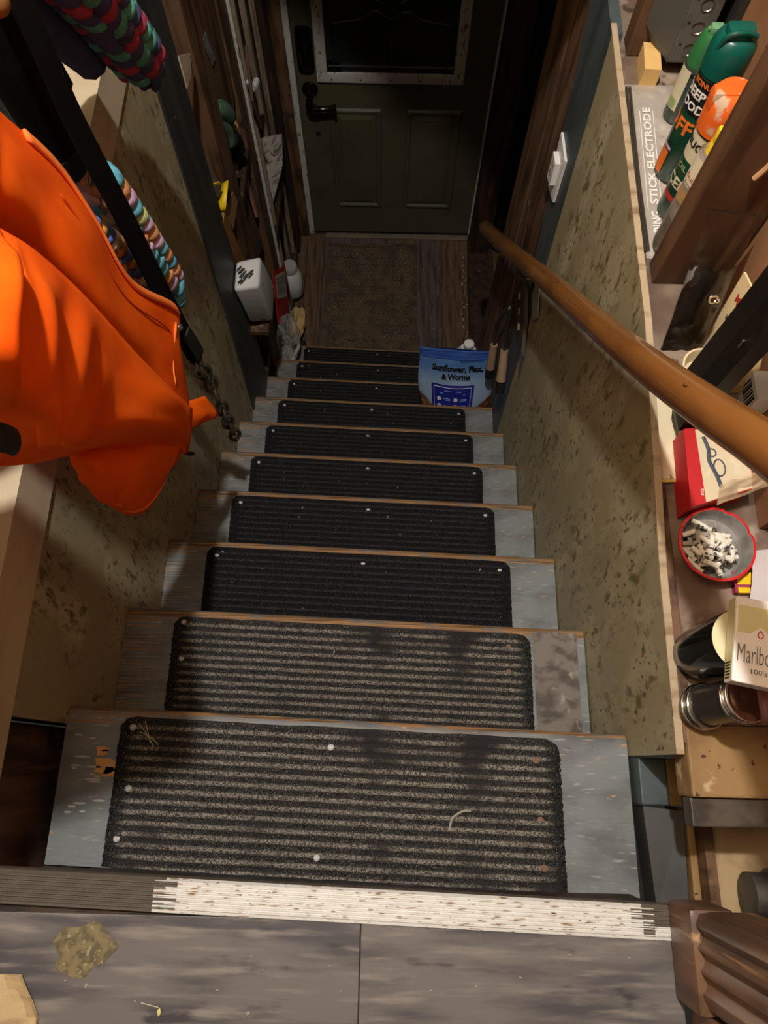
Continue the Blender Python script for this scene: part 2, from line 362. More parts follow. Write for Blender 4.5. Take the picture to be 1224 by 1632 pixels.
# lower landing
fl2 = struct('floor_lower', Box(-.75, .75, 1.99, 2.9, ZF-.1, ZF-.008), dark_wood)
px = [-.75, -.56, -.425, -.335, -.19, .0, .15, .292, .435, .56, .75]
for i, (a, b) in enumerate(zip(px, px[1:])):
    ys = [2.0, 2.83] if i not in (2,) else [2.0, 2.37, 2.83]
    for y0, y1 in zip(ys, ys[1:]): obj('plank', Box(a+.001, b-.001, y0, y1-.001, ZF-.008, ZF, bev=.001), low_plank_g if i in (6, 3, 4) else low_plank, fl2, loc=(a, y0, ZF))
obj('threshold', Box(-.33, .44, 2.80, 2.83, ZF, ZF+.010, bev=.004), mat('dull_threshold', (112, 104, 86), rough=.5), fl2, loc=(0, 2.8, ZF))
# side walls of the stair
wlft = struct('wall_left', Prism([(XL, .187, .0), (XL, 1.48, .0), (XL, 1.48, -2.1), (XL, .187, -.9)], (-.012, 0, 0)), wallpaper)
wrt = struct('wall_right', Prism([(XR+.003, .157, -.078), (XR+.003, .40, -.069), (XR+.003, .78, -.021), (XR+.003, 1.405, -.021), (XR+.003, 1.30, -2.0), (XR+.003, .157, -.9)], (.009, 0, 0)), wallpaper)
obj('torn_edge', Prism([(XR+.002, .157, -.080), (XR+.002, .40, -.071), (XR+.002, .78, -.023), (XR+.002, 1.405, -.023), (XR+.002, 1.405, -.018), (XR+.002, .78, -.018), (XR+.002, .40, -.066), (XR+.002, .157, -.075)], (.0105, 0, 0)), cream_pale, wrt)
struct('wall_left_core', Box(-.56, XL-.0125, .19, 1.46, -2.2, -.005), back_dark)
struct('wall_right_core', Box(XR+.0125, .56, .2, 1.33, -2.2, -.11), back_dark)
struct('wall_lower_left', Box(-.66, -.60, 1.46, 2.9, ZF-.05, .6), back_dark)
struct('wall_lower_right', Box(.60, .66, 1.33, 2.9, ZF-.05, .6), back_dark)
struct('wall_upper_left', Box(-.60, -.53, -1.5, 1.46, .014, 2.1), cream)
struct('wall_front', Box(-.60, 1.3, -1.56, -1.5, -.2, 2.1), mat('dim_room_wall', (104, 92, 76), rough=.8))
struct('wall_upper_right', Box(1.3, 1.36, -1.56, 1.5, -.2, 2.1), mat('dim_room_wall', (104, 92, 76), rough=.8))
struct('ceiling', Box(-.66, 1.36, -1.56, 2.95, 2.1, 2.16), mat('dim_room_wall', (104, 92, 76), rough=.8))
hp = [(-.70, .82), (-.187, .748), (-.07, .643), (-.028, .579), (.035, .568), (.082, .53), (.128, .43), (.19, .30), (.247, .183), (.40, .10), (.66, .08), (.66, 2.1), (-.70, 2.1)]
struct('door_shadow_blocker', Prism([(x, 1.5, z) for x, z in hp], (0, .04, 0)), back_dark)  # added unseen board, lower edge shaped to throw the shadow on the door
# left cap board and ledge
cap = struct('trim_1', Prism([(XL+.004, -.30, -.083), (XL+.004, 1.315, -.074), (XL+.004, 1.29, .018), (XL+.004, -.30, .012)], (-.07, 0, 0)), cream)
tr2 = struct('trim_2', Prism([(XL+.006, 1.455, -.02), (XL+.006, 1.63, -.02), (XL+.006, 1.60, -1.72), (XL+.006, 1.335, -1.72), (XL+.006, 1.42, -.66)], (-.02, 0, 0)), grey_board)
tr3 = struct('trim_3', Prism([(XR+.002, 1.38, -.02), (XR+.002, 1.60, -.02), (XR+.002, 1.415, -.75), (XR+.002, 1.40, -1.7), (XR+.002, 1.23, -1.7), (XR+.002, 1.31, -.70)], (.02, 0, 0)), blue_board)
# left studs, blocking, far plank
def stud(bm, parent, m, name='stud'): return obj(name, bm, m, parent)
wsl = empty('wall_lower_left_framing', (-.54, 2.0, ZF)); wsl['kind'] = 'structure'
stud(Box(-.56, XL, 1.765, 1.885, ZF, .56, bev=.003), wsl, old_wood)
stud(Box(-.56, XL-.006, 2.13, 2.245, ZF, .56, bev=.003), wsl, old_wood)
stud(Box(-.52, XL-.012, 1.886, 2.129, -.82, .56, bev=.003), wsl, old_wood, 'blocking_board')
stud(Box(XL-.006, XL+.004, 2.236, 2.250, ZF+.1, .56), wsl, white_trim, 'painted_edge')
stud(Box(-.56, XL+.01, 2.70, 2.80, ZF, .56, bev=.003), wsl, dark_wood)
for y0, y1, x in ((1.64, 1.765, -.585), (1.886, 2.0, -.59), (2.004, 2.128, -.585), (2.25, 2.40, -.58), (2.404, 2.55, -.588), (2.553, 2.70, -.58)):
    stud(Box(x-.02, x, y0, y1, ZF, .56), wsl, low_plank_g if y0 > 2.2 else dark_wood, 'lath_board')
lath_pale = mat('pale_lath', (150, 132, 108), [((104, 86, 66), (20, 20, 2), 2, .45, .65, 6)], rough=.8)
for y0, y1, x, z0, z1 in ((1.90, 1.925, -.50, ZF, -.90), (1.95, 1.972, -.52, -1.5, -.86), (2.02, 2.04, -.50, ZF, -1.0), (2.30, 2.33, -.50, ZF, -.75), (2.36, 2.372, -.48, ZF, -.62), (2.44, 2.47, -.52, ZF, .3), (2.60, 2.63, -.50, ZF, .3), (2.66, 2.672, -.478, ZF, .3)):
    stud(Box(x-.02, x, y0, y1, z0, z1), wsl, lath_pale, 'lath_strip')
stud(Box(-.57, XL, 1.60, 2.70, ZF, ZF+.05), wsl, dark_wood, 'bottom_plate')
for y0, y1, z in ((1.886, 2.13, -1.02), (1.62, 1.765, -.93), (2.25, 2.70, -1.66), (1.62, 2.13, -1.70)):
    stud(Box(-.58, XL-.004, y0, y1, z-.04, z), wsl, dark_wood, 'blocking')
# right far studs
wsr = empty('wall_lower_right_framing', (.5, 1.75, ZF)); wsr['kind'] = 'structure'
stud(Box(XR+.004, .50, 1.70, 1.89, ZF, .56, bev=.004), wsr, old_wood)
stud(Prism([(XR+.006, 1.60, -.02), (XR+.006, 1.69, -.02), (XR+.006, 1.69, ZF), (XR+.006, 1.44, ZF), (XR+.006, 1.42, -.72)], (.06, 0, 0)), wsr, old_wood)
stud(Box(.435, .53, 2.68, 2.80, ZF, .56, bev=.003), wsr, dark_wood)
stud(Box(.43, .56, 1.5, 2.8, ZF, ZF+.05), wsr, dark_wood, 'bottom_plate')
# door wall
YD = 2.83
wd_ = struct('wall_door', Prism([(-.66, YD+.02, ZF-.05), (-.40, YD+.02, ZF-.05), (-.40, YD+.02, -.17), (.446, YD+.02, -.17), (.446, YD+.02, ZF-.05), (.66, YD+.02, ZF-.05), (.66, YD+.02, .6), (-.66, YD+.02, .6)], (0, .09, 0)), dark_wood)
obj('casing', Box(-.475, -.415, YD-.02, YD+.02, ZF, -.14, bev=.004), old_wood, wd_); obj('casing', Box(.455, .535, YD-.02, YD+.02, ZF, -.14, bev=.004), dark_wood, wd_)
obj('casing_edge', Box(-.488, -.476, YD-.016, YD+.02, ZF, -.14), white_trim, wd_); obj('casing', Box(-.475, .535, YD-.02, YD+.02, -.14, -.06), dark_wood, wd_)
obj('weatherstrip', Box(-.414, -.388, YD-.012, YD+.015, ZF+.012, -.17, bev=.003), white_trim, wd_)
obj('weatherstrip', Box(.432, .452, YD-.012, YD+.015, ZF+.012, -.17, bev=.003), white_trim, wd_)
YF = YD+.006
dr = struct('door_1', Box(-.386, .430, YF, YF+.045, ZF+.014, -.175, bev=.002), door_m)
for x0, x1 in ((-.262, -.030), (.078, .325)):
    bm = BM()
    o_ = [(x0, ZF+.20), (x1, ZF+.20), (x1, -1.48), (x0, -1.48)]
    def rect(s, y): return [bm.verts.new((x0+s if i in (0, 3) else x1-s, y, o_[i][1]+(s if i < 2 else -s))) for i in range(4)]
    R = [rect(0, YF-.0005), rect(.008, YF-.008), rect(.018, YF-.008), rect(.026, YF-.0005), rect(.034, YF-.001), rect(.052, YF-.007)]
    for a, b in zip(R, R[1:]):
        for i in range(4): bm.faces.new((a[i], a[(i+1) % 4], b[(i+1) % 4], b[i]))
    bm.faces.new(R[-1]); bmesh.ops.recalc_face_normals(bm, faces=bm.faces[:]); obj('door_panel', bm, door_m, dr)
wx0, wx1, wz0, wz1 = -.300, .312, -1.345, -.33
for b4 in ((wx0, wx1, wz0, wz0+.045), (wx0, wx1, wz1-.045, wz1), (wx0, wx0+.045, wz0+.045, wz1-.045), (wx1-.045, wx1, wz0+.045, wz1-.045)):
    bm = Box(b4[0], b4[1], YF-.014, YF, b4[2], b4[3], bev=.005); fr = obj('window_frame', bm, white_trim, dr, smooth=True)
    bm = BM(); hor = b4[1]-b4[0] > .1; nn = 5
    for i in range(nn):
        t = (i+.5)/nn; p = (b4[0]+(b4[1]-b4[0])*t, YF-.0135, (b4[2]+b4[3])/2-.006) if hor else ((b4[0]+b4[1])/2, YF-.0135, b4[2]+(b4[3]-b4[2])*t)
        cyl(bm, p, (p[0], p[1]-.002, p[2]), .004, n=8)
    obj('screw', bm, dark_steel, fr)['kind'] = 'stuff'
gx0, gx1, gz0, gz1 = wx0+.045, wx1-.045, wz0+.045, wz1-.045
obj('window_pane', Box(gx0, gx1, YF-.006, YF-.002, gz0, gz1), glass_dark, dr)
gm = (gx0+gx1)/2
cames = [[(gx0+.005, gz0+.03), (gx1-.005, gz0+.03)], [(gm, gz0+.03), (gm, gz0+.16)], [(gx0+.03, gz0), (gx0+.03, gz1)], [(gx1-.03, gz0), (gx1-.03, gz1)],
         [(gx0+.03, gz0+.21), (gx0+.14, gz0+.23), (gm-.06, gz0+.26), (gm, gz0+.23)], [(gx1-.03, gz0+.21), (gx1-.14, gz0+.23), (gm+.06, gz0+.26), (gm, gz0+.23)],
         [(gm, gz0+.16), (gm-.035, gz0+.21), (gm-.03, gz0+.29), (gm, gz0+.36)], [(gm, gz0+.16), (gm+.035, gz0+.21), (gm+.03, gz0+.29), (gm, gz0+.36)],
         [(gm, gz0+.36), (gm, gz1)], [(gx0+.03, gz0+.42), (gm-.1, gz0+.33), (gm-.03, gz0+.29)], [(gx1-.03, gz0+.42), (gm+.1, gz0+.33), (gm+.03, gz0+.29)]]
for cpts in cames:
    bm = BM(); tube(bm, crom([(x, YF-.008, z) for x, z in cpts], 6), .004, 6); obj('lead_came', bm, lead, dr, smooth=True)
for sx, cx_ in ((1, gx0), (-1, gx1)):
    obj('corner_glass', Prism([(cx_, YF-.0085, gz0), (cx_+sx*.06, YF-.0085, gz0), (cx_+sx*.055, YF-.0085, gz0+.035), (cx_+sx*.03, YF-.0085, gz0+.055), (cx_, YF-.0085, gz0+.055)], (0, .002, 0)), black_gloss, dr)
bm = BM(); box(bm, -.372, -.305, YF-.03, YF, -1.29, -1.10, bev=.02); hl = obj('deadbolt', bm, black_gloss, dr, smooth=True)
bm = BM(); rev(bm, (-.335, YF, -1.385), (-.335, YF-.05, -1.385), [(0, .034), (.008, .034), (.014, .026), (.018, .014), (.05, .013)], 20); lv = obj('lever_handle', bm, black_gloss, dr, smooth=True)
bm = BM(); tube(bm, crom([(-.340, YF-.045, -1.40), (-.335, YF-.055, -1.43), (-.30, YF-.057, -1.437), (-.26, YF-.055, -1.437), (-.224, YF-.052, -1.437)], 5), lambda t: .013+.004*math.sin(t*7)+.003*t, 12); obj('lever', bm, black_gloss, lv, smooth=True)
bm = BM(); rev(bm, (-.318, YF, -1.612), (-.318, YF-.006, -1.612), [(0, .011), (.003, .011), (.006, .008)], 14); obj('bore_hole_plug', bm, black_rub, dr)

# ================================================================== STAIR
st = empty('staircase', (0, 1.0, ZF), 'steep wooden staircase with grey painted worn treads between the papered walls', 'staircase')
for k in range(1, 11):
    z = ztread(k); yb, yf = (k-1)*RUN-.028, k*RUN
    bm = BM(); prof = [(yb, z), (yf-.016, z), (yf-.005, z-.0015), (yf, z-.007), (yf+.001, z-.014), (yf-.004, z-.024), (yf-.012, z-.028), (yb, z-.028)]
    x0, x1 = XL+.001, XR
    A = [bm.verts.new((x0, y, zz)) for y, zz in prof]; B = [bm.verts.new((x1, y, zz)) for y, zz in prof]; n = len(prof)
    for i in range(n):
        f = bm.faces.new((A[i], A[(i+1) % n], B[(i+1) % n], B[i])); f.material_index = 1 if 1 <= i <= 5 and k > 1 or 2 <= i <= 5 else 0
    bm.faces.new(A[::-1]); bm.faces.new(B); bmesh.ops.recalc_face_normals(bm, faces=bm.faces[:])
    shear(bm); o = obj('tread', bm, [grey_paint if k == 1 else grey_worn, worn_wood], st, smooth=True, loc=(0, yf, z))
for k in range(0, 11):
    z1 = (ztread(k) if k else -.034)-.028; z0 = ztread(k+1); y = k*RUN-.03
    obj('riser', shear(Box(XL+.001, XR, y-.018, y, z0, z1)), riser_m, st, loc=(0, y, z0))
for x0, x1 in ((XL+.003, XL+.033), (XR-.033, XR-.003)):
    obj('stringer', Prism([(x0, -.02, -.50), (x0, .16, -.50), (x0, 1.80, -2.14), (x0, 1.9, ZF), (x0, 1.6, ZF), (x0, -.02, -.72)], (x1-x0, 0, 0)), dark_wood, st)
# scraped dusty patch on the second tread (old carpet glue), right end
bm = Box(.312, .395, .205, .392, ztread(2), ztread(2)+.0012); shear(bm)
obj('glue_patch', bm, grey_dusty, st, loc=(.35, .4, ztread(2)), label='rough grey glue patch left on the second tread')
bm = BM()   # bare wood chip on the first tread
for cx_, cy_, s in ((-.402, .125, .016), (-.408, .147, .009), (-.392, .117, .010)):
    pts = [bm.verts.new((cx_+s*(1+.35*math.sin(3*a+cx_*90))*math.cos(a), cy_+s*(1+.3*math.cos(2*a))*math.sin(a), ztread(1)+.0006)) for a in [2*math.pi*i/18 for i in range(18)]]
    bm.faces.new(pts)
obj('bare_wood_chip', bm, mat('bare_chip', (204, 152, 92), rough=.7), st, label='bare tan wood where the grey paint has flaked')
bm = BM()
for i in range(16):
    cx_ = -.45+random.random()*.06; cy_ = .05+random.random()*.14; ln = .004+random.random()*.010
    pts = [bm.verts.new((cx_+ln*math.cos(a), cy_+.0016*math.sin(a), ztread(1)+.0006)) for a in [2*math.pi*j/8 for j in range(8)]]
    bm.faces.new(pts)
obj('paint_scratches', bm, mat('scratch', (176, 172, 160), rough=.8), st)['kind'] = 'stuff'
# carpet treads
ORD = ['top', 'second', 'third', 'fourth', 'fifth', 'sixth', 'seventh', 'eighth', 'ninth', 'lowest']
bm = BM(); rev(bm, (0, 0, 0), (0, 0, .004), [(0, .0052), (.0008, .0051), (.0014, .0042), (.0017, .0018)], 10); nail_proto = None
nme = bpy.data.meshes.new('nail'); bm.to_mesh(nme); bm.free(); nme.materials.append(nail_m)
nme2 = nme.copy(); nme2.materials.clear(); nme2.materials.append(nail_rust)
def carpet(k):
    z = ztread(k); x0 = -.379 if k > 1 else -.383; x1 = .309 if k > 2 else .303; dusty = k <= 2
    if k == 2: x0, x1 = -.376, .306
    y0, y1 = (k-1)*RUN-.026, k*RUN-(.014 if k > 1 else .012)
    nr = 14; ny = nr*6; nx = 24; bm = BM(); rc = .022; pitch = (y1-y0)/nr
    rnd = random.Random(k)
    def hgt(y): return .0052+(.0016 if dusty else .0022)*math.cos(2*math.pi*(y1-y)/pitch)
    rows = []
    for j in range(ny+1):
        y = y0+(y1-y0)*j/ny; d = y1-y; ins = 0
        if d < rc: ins = rc-math.sqrt(max(rc*rc-(rc-d)**2, 0))
        jit = .0012 if dusty else .0005
        a, b = x0+ins+rnd.uniform(-jit, jit), x1-ins+rnd.uniform(-jit, jit)
        h = hgt(y)*(min(1, d/.003) if d < .003 else 1)
        rows.append([bm.verts.new((a+(b-a)*i/nx, y+(rnd.uniform(-.0008, .0008) if dusty else 0), z+h*(1 if 0 < i < nx else .55))) for i in range(nx+1)])
    for a, b in zip(rows, rows[1:]):
        for i in range(nx): bm.faces.new((a[i], a[i+1], b[i+1], b[i]))
    edge = [r[0] for r in rows]+rows[-1][1:]+[r[-1] for r in rows[::-1]][1:]
    low = [bm.verts.new((v.co.x, v.co.y, z+.0003)) for v in edge]
    for i in range(len(edge)-1): bm.faces.new((edge[i], edge[i+1], low[i+1], low[i]))
    bmesh.ops.recalc_face_normals(bm, faces=bm.faces[:]); shear(bm)
    o = obj('carpet_tread', bm, carpet_dust if dusty else carpet_dark, smooth='all', loc=(0, k*RUN, z))
    lab = {1: 'dusty worn ribbed charcoal carpet tread with a pale arc mark on the top step', 2: 'dusty ribbed charcoal carpet tread beside the glue patch on the second step', 10: 'black ribbed carpet tread on the lowest step beside the lower landing',
           8: 'black ribbed carpet tread on the eighth step down, under the seed bag', 9: 'black ribbed carpet tread on the ninth step, just behind the seed bag'}.get(k, 'black ribbed carpet tread nailed on the %s step down' % ORD[k-1])
    tag(o, lab, 'carpet tread', 'carpet treads nailed on the stairs')
    if k == 1: N = [(-.362, .172, 0), (-.357, .083, 0), (-.366, .012, 0), (-.052, .158, 0), (-.066, .002, 0), (.265, .155, 1), (.268, .070, 1), (.270, .005, 1)]
    elif k == 2: N = [(-.357, .375, 0), (-.354, .306, 0), (.264, .360, 1), (.262, .313, 1)]
    else: N = [(x0+.024, y1-.020, 0), (-.03+.01*math.sin(k*5), y1-.024, 0), (x1-.024, y1-.022, 0)]
    for x, y, ru in N:
        n_ = bpy.data.objects.new('nail', nme2 if ru else nme); col.objects.link(n_); n_.parent = o
        n_.location = (x, y+SK*x-k*RUN, hgt(y)-.0005)
    return o
mats_ = [carpet(k) for k in range(1, 11)]
bm = BM(); tube(bm, crom([(.13, .045, ztread(1)+.0085), (.135, .062, ztread(1)+.0085), (.150, .072, ztread(1)+.0085), (.163, .073, ztread(1)+.0085)], 5), .0016, 6, flat=((0, 0, 1), .3))
obj('pale_arc_mark', bm, mat('chalk', (150, 144, 132), rough=.9), mats_[0])
# aluminium nosing strip on the landing edge
bm = BM(); prof = [(-.032, .0004), (-.031, .003)]
for i in range(7): y = -.028+i*.0042; prof += [(y, .0032), (y+.0010, .0046), (y+.0022, .0046), (y+.0032, .0032)]
prof += [(.0015, .0036), (.004, .001), (.005, -.010), (.0035, -.011), (.002, -.002)]
nx = 60; R = []
for i in range(nx+1):
    x = -.425+(.362+.425)*i/nx; R.append([bm.verts.new((x, y+.011-.0225*(x+.40)/.765, z)) for y, z in prof])
rj = random.Random(3); stepL = [rj.choice((-.232, -.222, -.214, -.206)) for _ in prof]; stepR = [rj.choice((.312, .324, .333, .318)) for _ in prof]
for a, b in zip(R, R[1:]):
    for j in range(len(prof)-1):
        f = bm.faces.new((a[j], b[j], b[j+1], a[j+1])); xm = (a[j].co.x+b[j].co.x)/2
        f.material_index = 1 if (xm < stepL[j] or xm > stepR[j] and not (.34 < xm < .357 and j < 12) or j > len(prof)-5) else 0
bmesh.ops.recalc_face_normals(bm, faces=bm.faces[:])
tag(obj('stair_nosing_strip', bm, [alu, brown_paint], loc=(0, 0, 0)), 'ridged aluminium nosing strip with peeling brown paint along the landing edge', 'nosing strip')
struct('trim_5', shear(Box(-.43, .365, -.03, .001, -.034, -.0005)), dark_wood)
# rubber mat on the lower landing
bm = Box(-.318, .163, 2.08, 2.765, ZF, ZF+.006, bev=.002)
rug = tag(obj('door_mat', bm, mat_rug, loc=(-.08, 2.42, ZF)), 'brown rubber door mat with raised square pattern in front of door', 'door mat')
bm = BM()
for i in range(9):
    for j in range(13):
        x = -.262+i*.046; y = 2.14+j*.046; s = .015
        for (a, b, c, d) in ((-s, s, -s, -s+.004), (-s, s, s-.004, s), (-s, -s+.004, -s, s), (s-.004, s, -s, s)): box(bm, x+a, x+b, y+c, y+d, ZF+.0055, ZF+.0085)
obj('raised_pattern', bm, mat('rubber_mat_worn', (116, 98, 76), [((84, 68, 50), U1, 20, .4, .7)], rough=.85), rug)['kind'] = 'stuff'
obj('mat_border', Box(-.300, -.294, 2.1, 2.745, ZF+.0055, ZF+.009), mat_rug, rug); obj('mat_border', Box(.139, .145, 2.1, 2.745, ZF+.0055, ZF+.009), mat_rug, rug)
bm = BM(); tube(bm, crom([(-.31, 2.755, ZF+.012), (-.2, 2.742, ZF+.018), (-.05, 2.748, ZF+.012), (.06, 2.758, ZF+.016), (.16, 2.755, ZF+.012)], 6), .006, 8, flat=((0, 0, 1), .6)); obj('curled_edge', bm, mat_rug, rug, smooth=True)

# ================================================================== HANDRAIL
RP = [(.362, .20, .545), (.362, .405, .336), (.361, .492, .243), (.361, .692, .037), (.360, 1.133, -.389), (.358, 1.50, -.748), (.357, 1.90, -1.128), (.357, 1.93, -1.157)]
rl = tag(obj('handrail', (lambda b: (tube(b, crom(RP, 8), .0225, 20), b)[1])(BM()), rail_m, smooth=True, loc=(.36, 1.0, -.28)), 'varnished round wooden handrail running down the right wall', 'handrail')
for y, z in ((1.80, -1.04), (1.36, -.612)):
    bm = BM(); tube(bm, crom([(.36, y, z-.02), (.362, y, z-.055), (.385, y, z-.075), (XR+.004, y, z-.075)], 5), .006, 8)
    box(bm, XR-.003, XR+.003, y-.02, y+.02, z-.11, z-.04, bev=.002); obj('bracket', bm, dark_steel, rl, smooth=True)
bm = BM(); tube(bm, ring_pts((.352, .53, .2278), .008, (0, .7, -.7), (1, 0, 0), 18), .0008, 5, closed=True); obj('wood_knot', bm, mat('knot', (96, 50, 20), rough=.4), rl)

# ================================================================== LEFT WALL: HANGING THINGS
V3 = Vector
hk = empty('coat_hook_rail', (-.53, .62, .62), 'brown wooden coat hook rail high on the left wall above the orange coat', 'coat rack')
obj('rail_board', Box(-.53, -.512, .15, 1.25, .585, .655, bev=.004), old_wood, hk)
for y in (.36, .60, .84, .93, 1.02, 1.12):
    bm = BM(); tube(bm, crom([(-.512, y, .62), (-.47, y, .615), (-.43, y, .62), (-.405, y, .65)], 5), .007, 8); sphere(bm, (-.405, y, .655), .011, n=8)
    obj('hook', bm, dark_steel, hk, smooth=True)
def braid(parent, pts, R, cols, step=.021, m=6, seed=1, skew=1):
    """plaited cloth rope: one mesh per strand colour"""
    P = crom(pts, 10); L = [0]
    for a, b in zip(P, P[1:]): L.append(L[-1]+(b-a).length)
    def at(s):
        for i in range(len(P)-1):
            if L[i+1] >= s: return P[i].lerp(P[i+1], (s-L[i])/max(L[i+1]-L[i], 1e-9)), (P[i+1]-P[i]).normalized()
        return P[-1], (P[-1]-P[-2]).normalized()
    rnd = random.Random(seed); bms = {c.name: BM() for c in cols}; mm = {c.name: c for c in cols}
    n = int(L[-1]/step); core = BM(); tube(core, P, R*.72, 8)
    for i in range(n):
        for j in range(m):
            s = (i+.5*(j % 2))*step
            if s > L[-1]: continue
            p, d = at(s); u, v = frame(d); a = 2*math.pi*(j/m)+rnd.uniform(-.08, .08)
            e = u*math.cos(a)+v*math.sin(a); t = d.cross(e)
            sg = skew if j % 2 else -skew
            ax = (d*.80+t*.60*sg).normalized(); bx = e; cx_ = ax.cross(bx).normalized()
            rot = Matrix((ax, cx_, bx)).transposed()
            c = cols[(i+j) % len(cols)] if rnd.random() < .9 else rnd.choice(cols)
            sphere(bms[c.name], p+e*R*.78, 1, (step*.86, step*.50*R/.036, R*.34), rot, 10)
    obj('core', core, cols[0], parent)
    for c in bms:
        if len(bms[c].verts): obj('strand', bms[c], mm[c], parent, smooth='all', label=c.replace('_', ' ')+' strand')['kind'] = 'stuff'
        else: bms[c].free()
cl = lambda n, c: mat(n, c, [(tuple(int(x*.84) for x in c), U1, 60, .45, .7)], rough=.9, bump=(U1, 300, .3, .001))
navy, wine, teal, ltblue = cl('navy', (66, 68, 108)), cl('wine_red', (160, 54, 78)), cl('teal_green', (84, 158, 138)), cl('pale_blue', (112, 182, 216))
peach, aqua, lilac, lime, dgreen = cl('peach', (212, 150, 96)), cl('aqua', (104, 178, 196)), cl('lilac', (212, 178, 206)), cl('lime', (202, 212, 142)), cl('dark_bottle_green', (44, 56, 50))
blue2, amber, offw = cl('cornflower', (102, 132, 206)), cl('amber', (226, 168, 84)), cl('off_white', (226, 208, 180))
r1 = empty('braided_rope_toy', (-.375, 1.21, .03), 'thick navy, wine red and teal braided cloth rope hanging at the upper left', 'rope toy')
braid(r1, [(-.41, .93, .63), (-.38, .94, .50), (-.362, .999, .345), (-.367, 1.062, .255), (-.372, 1.125, .155), (-.377, 1.180, .070)], .041, [navy, teal, navy, wine], step=.026, m=8, seed=4)
bm = BM()
for a in range(14):
    an = a*.9; sphere(bm, (-.379+.020*math.cos(an), 1.192+.012*math.sin(an), .052+.016*math.sin(an)), 1, (.011, .014, .022), Matrix.Rotation(an, 3, 'X'), 8)
obj('knot', bm, navy, r1, smooth='all'); bm = BM(); sphere(bm, (-.36, 1.205, .045), 1, (.009, .02, .009), Matrix.Rotation(-.7, 3, 'X'), 8); sphere(bm, (-.37, 1.16, .075), 1, (.02, .014, .014), None, 8); obj('tuft', bm, ltblue, r1, smooth='all')
bm = BM(); tube(bm, crom([(-.405, .92, .60), (-.425, .95, .45), (-.430, 1.02, .27), (-.432, 1.12, .12)], 8), .028, 10); obj('doubled_cord', bm, navy, r1, smooth='all')
r2 = empty('rope_lead', (-.41, 1.0, -.33), 'aqua, peach and lilac braided rope lead with a snap clip behind the black strap', 'rope lead')
braid(r2, [(-.412, .943, .068), (-.41, .972, -.039), (-.41, 1.000, -.162), (-.412, 1.019, -.255), (-.414, 1.022, -.295)], .032, [aqua, peach, lilac, aqua, lime], step=.028, m=6, seed=2)
bm = BM(); sphere(bm, (-.414, 1.023, -.312), 1, (.028, .03, .026), None, 10); tube(bm, [(-.414, 1.023, -.32), (-.412, 1.03, -.355)], lambda t: .026*(1-.5*t), 10); obj('whipped_end', bm, aqua, r2, smooth='all')
bm = BM(); sphere(bm, (-.412, .94, .075), 1, (.024, .026, .03), None, 10); obj('top_loop', bm, peach, r2, smooth='all')
bm = BM(); tube(bm, ring_pts((-.40, .934, .108), .026, (0, 1, 0), (.4, 0, 1), 20), .0045, 8, closed=True); obj('ring', bm, dark_steel, r2, smooth='all')
bm = BM(); tube(bm, crom([(-.405, .934, .128), (-.407, .94, .148), (-.41, .94, .165)], 4), lambda t: .008-.003*abs(t-.5), 8)
tube(bm, ring_pts((-.41, .936, .186), .016, (0, 1, 0), (0, 0, 1), 14, 1.3), .004, 8, closed=True); sphere(bm, (-.41, .944, .155), .009, n=8); obj('snap_clip', bm, chrome, r2, smooth='all')
bm = BM(); tube(bm, crom([(-.41, .936, .206), (-.41, .925, .40), (-.408, .93, .63)], 6), .008, 8); obj('cord', bm, black_m, r2, smooth='all')
r3 = empty('short_rope_lead', (-.418, .897, -.18), 'cornflower blue and amber braided rope lead half hidden by the orange coat', 'rope lead')
braid(r3, [(-0.418, 0.844, 0.092), (-0.418, 0.867, 0.029), (-0.418, 0.894, -0.051), (-0.418, 0.899, -0.124), (-0.418, 0.897, -0.184)], .030, [blue2, amber, blue2, offw, peach], step=.026, m=6, seed=5)
bm = BM(); tube(bm, ring_pts((-.418, .842, .115), .022, (0, 1, 0), (.5, 0, 1), 18), .004, 8, closed=True); obj('ring', bm, steel, r3, smooth='all')
bm = BM(); tube(bm, crom([(-.418, .838, .137), (-.42, .82, .40), (-.405, .84, .63)], 6), .007, 8); obj('cord', bm, dgreen, r3, smooth='all')
# black strap with chain
sp = empty('strap_lead', (-.36, .89, -.74), 'long black leather strap ending in a dangling steel chain', 'strap')
bm = BM(); ribbon(bm, crom([(-.405, .93, .64), (-.375, .885, .50), (-.36, .866, .375), (-.36, .860, .245), (-.36, .872, .069), (-.36, .879, -.119), (-.36, .892, -.315)], 8), (.25, 1, .15), lambda t: .026+.017*t, .005); obj('strap', bm, black_m, sp)
bm = BM(); ribbon(bm, crom([(-.355, .888, -.25), (-.352, .894, -.30), (-.352, .897, -.342), (-.358, .896, -.352), (-.366, .894, -.335)], 5), (.25, 1, .15), .030, .004); obj('stitched_loop', bm, black_rub, sp)
bm = BM(); tube(bm, ring_pts((-.36, .897, -.366), .018, (0, 1, 0), (0, 0, 1), 16), .004, 8, closed=True); obj('ring', bm, dark_steel, sp, smooth='all')
cp = crom([(-.36, .897, -.392), (-.358, .901, -.437), (-.358, .904, -.563), (-.358, .904, -.649), (-.358, .910, -.741)], 12); tot = 10
for i in range(tot):
    f = i/(tot-1)*(len(cp)-2); c = cp[int(f)]; d = (cp[min(int(f)+1, len(cp)-1)]-cp[int(f)]).normalized()
    sv = V3((.7, .7, 0)) if i % 2 else V3((-.4, .9, 0))
    sv = (sv-d*sv.dot(d)).normalized(); bm = BM(); tube(bm, ring_pts(c, .0135, sv, d, 14, 2.1), .0050, 8, closed=True); obj('chain_link', bm, dark_steel, sp, smooth='all')
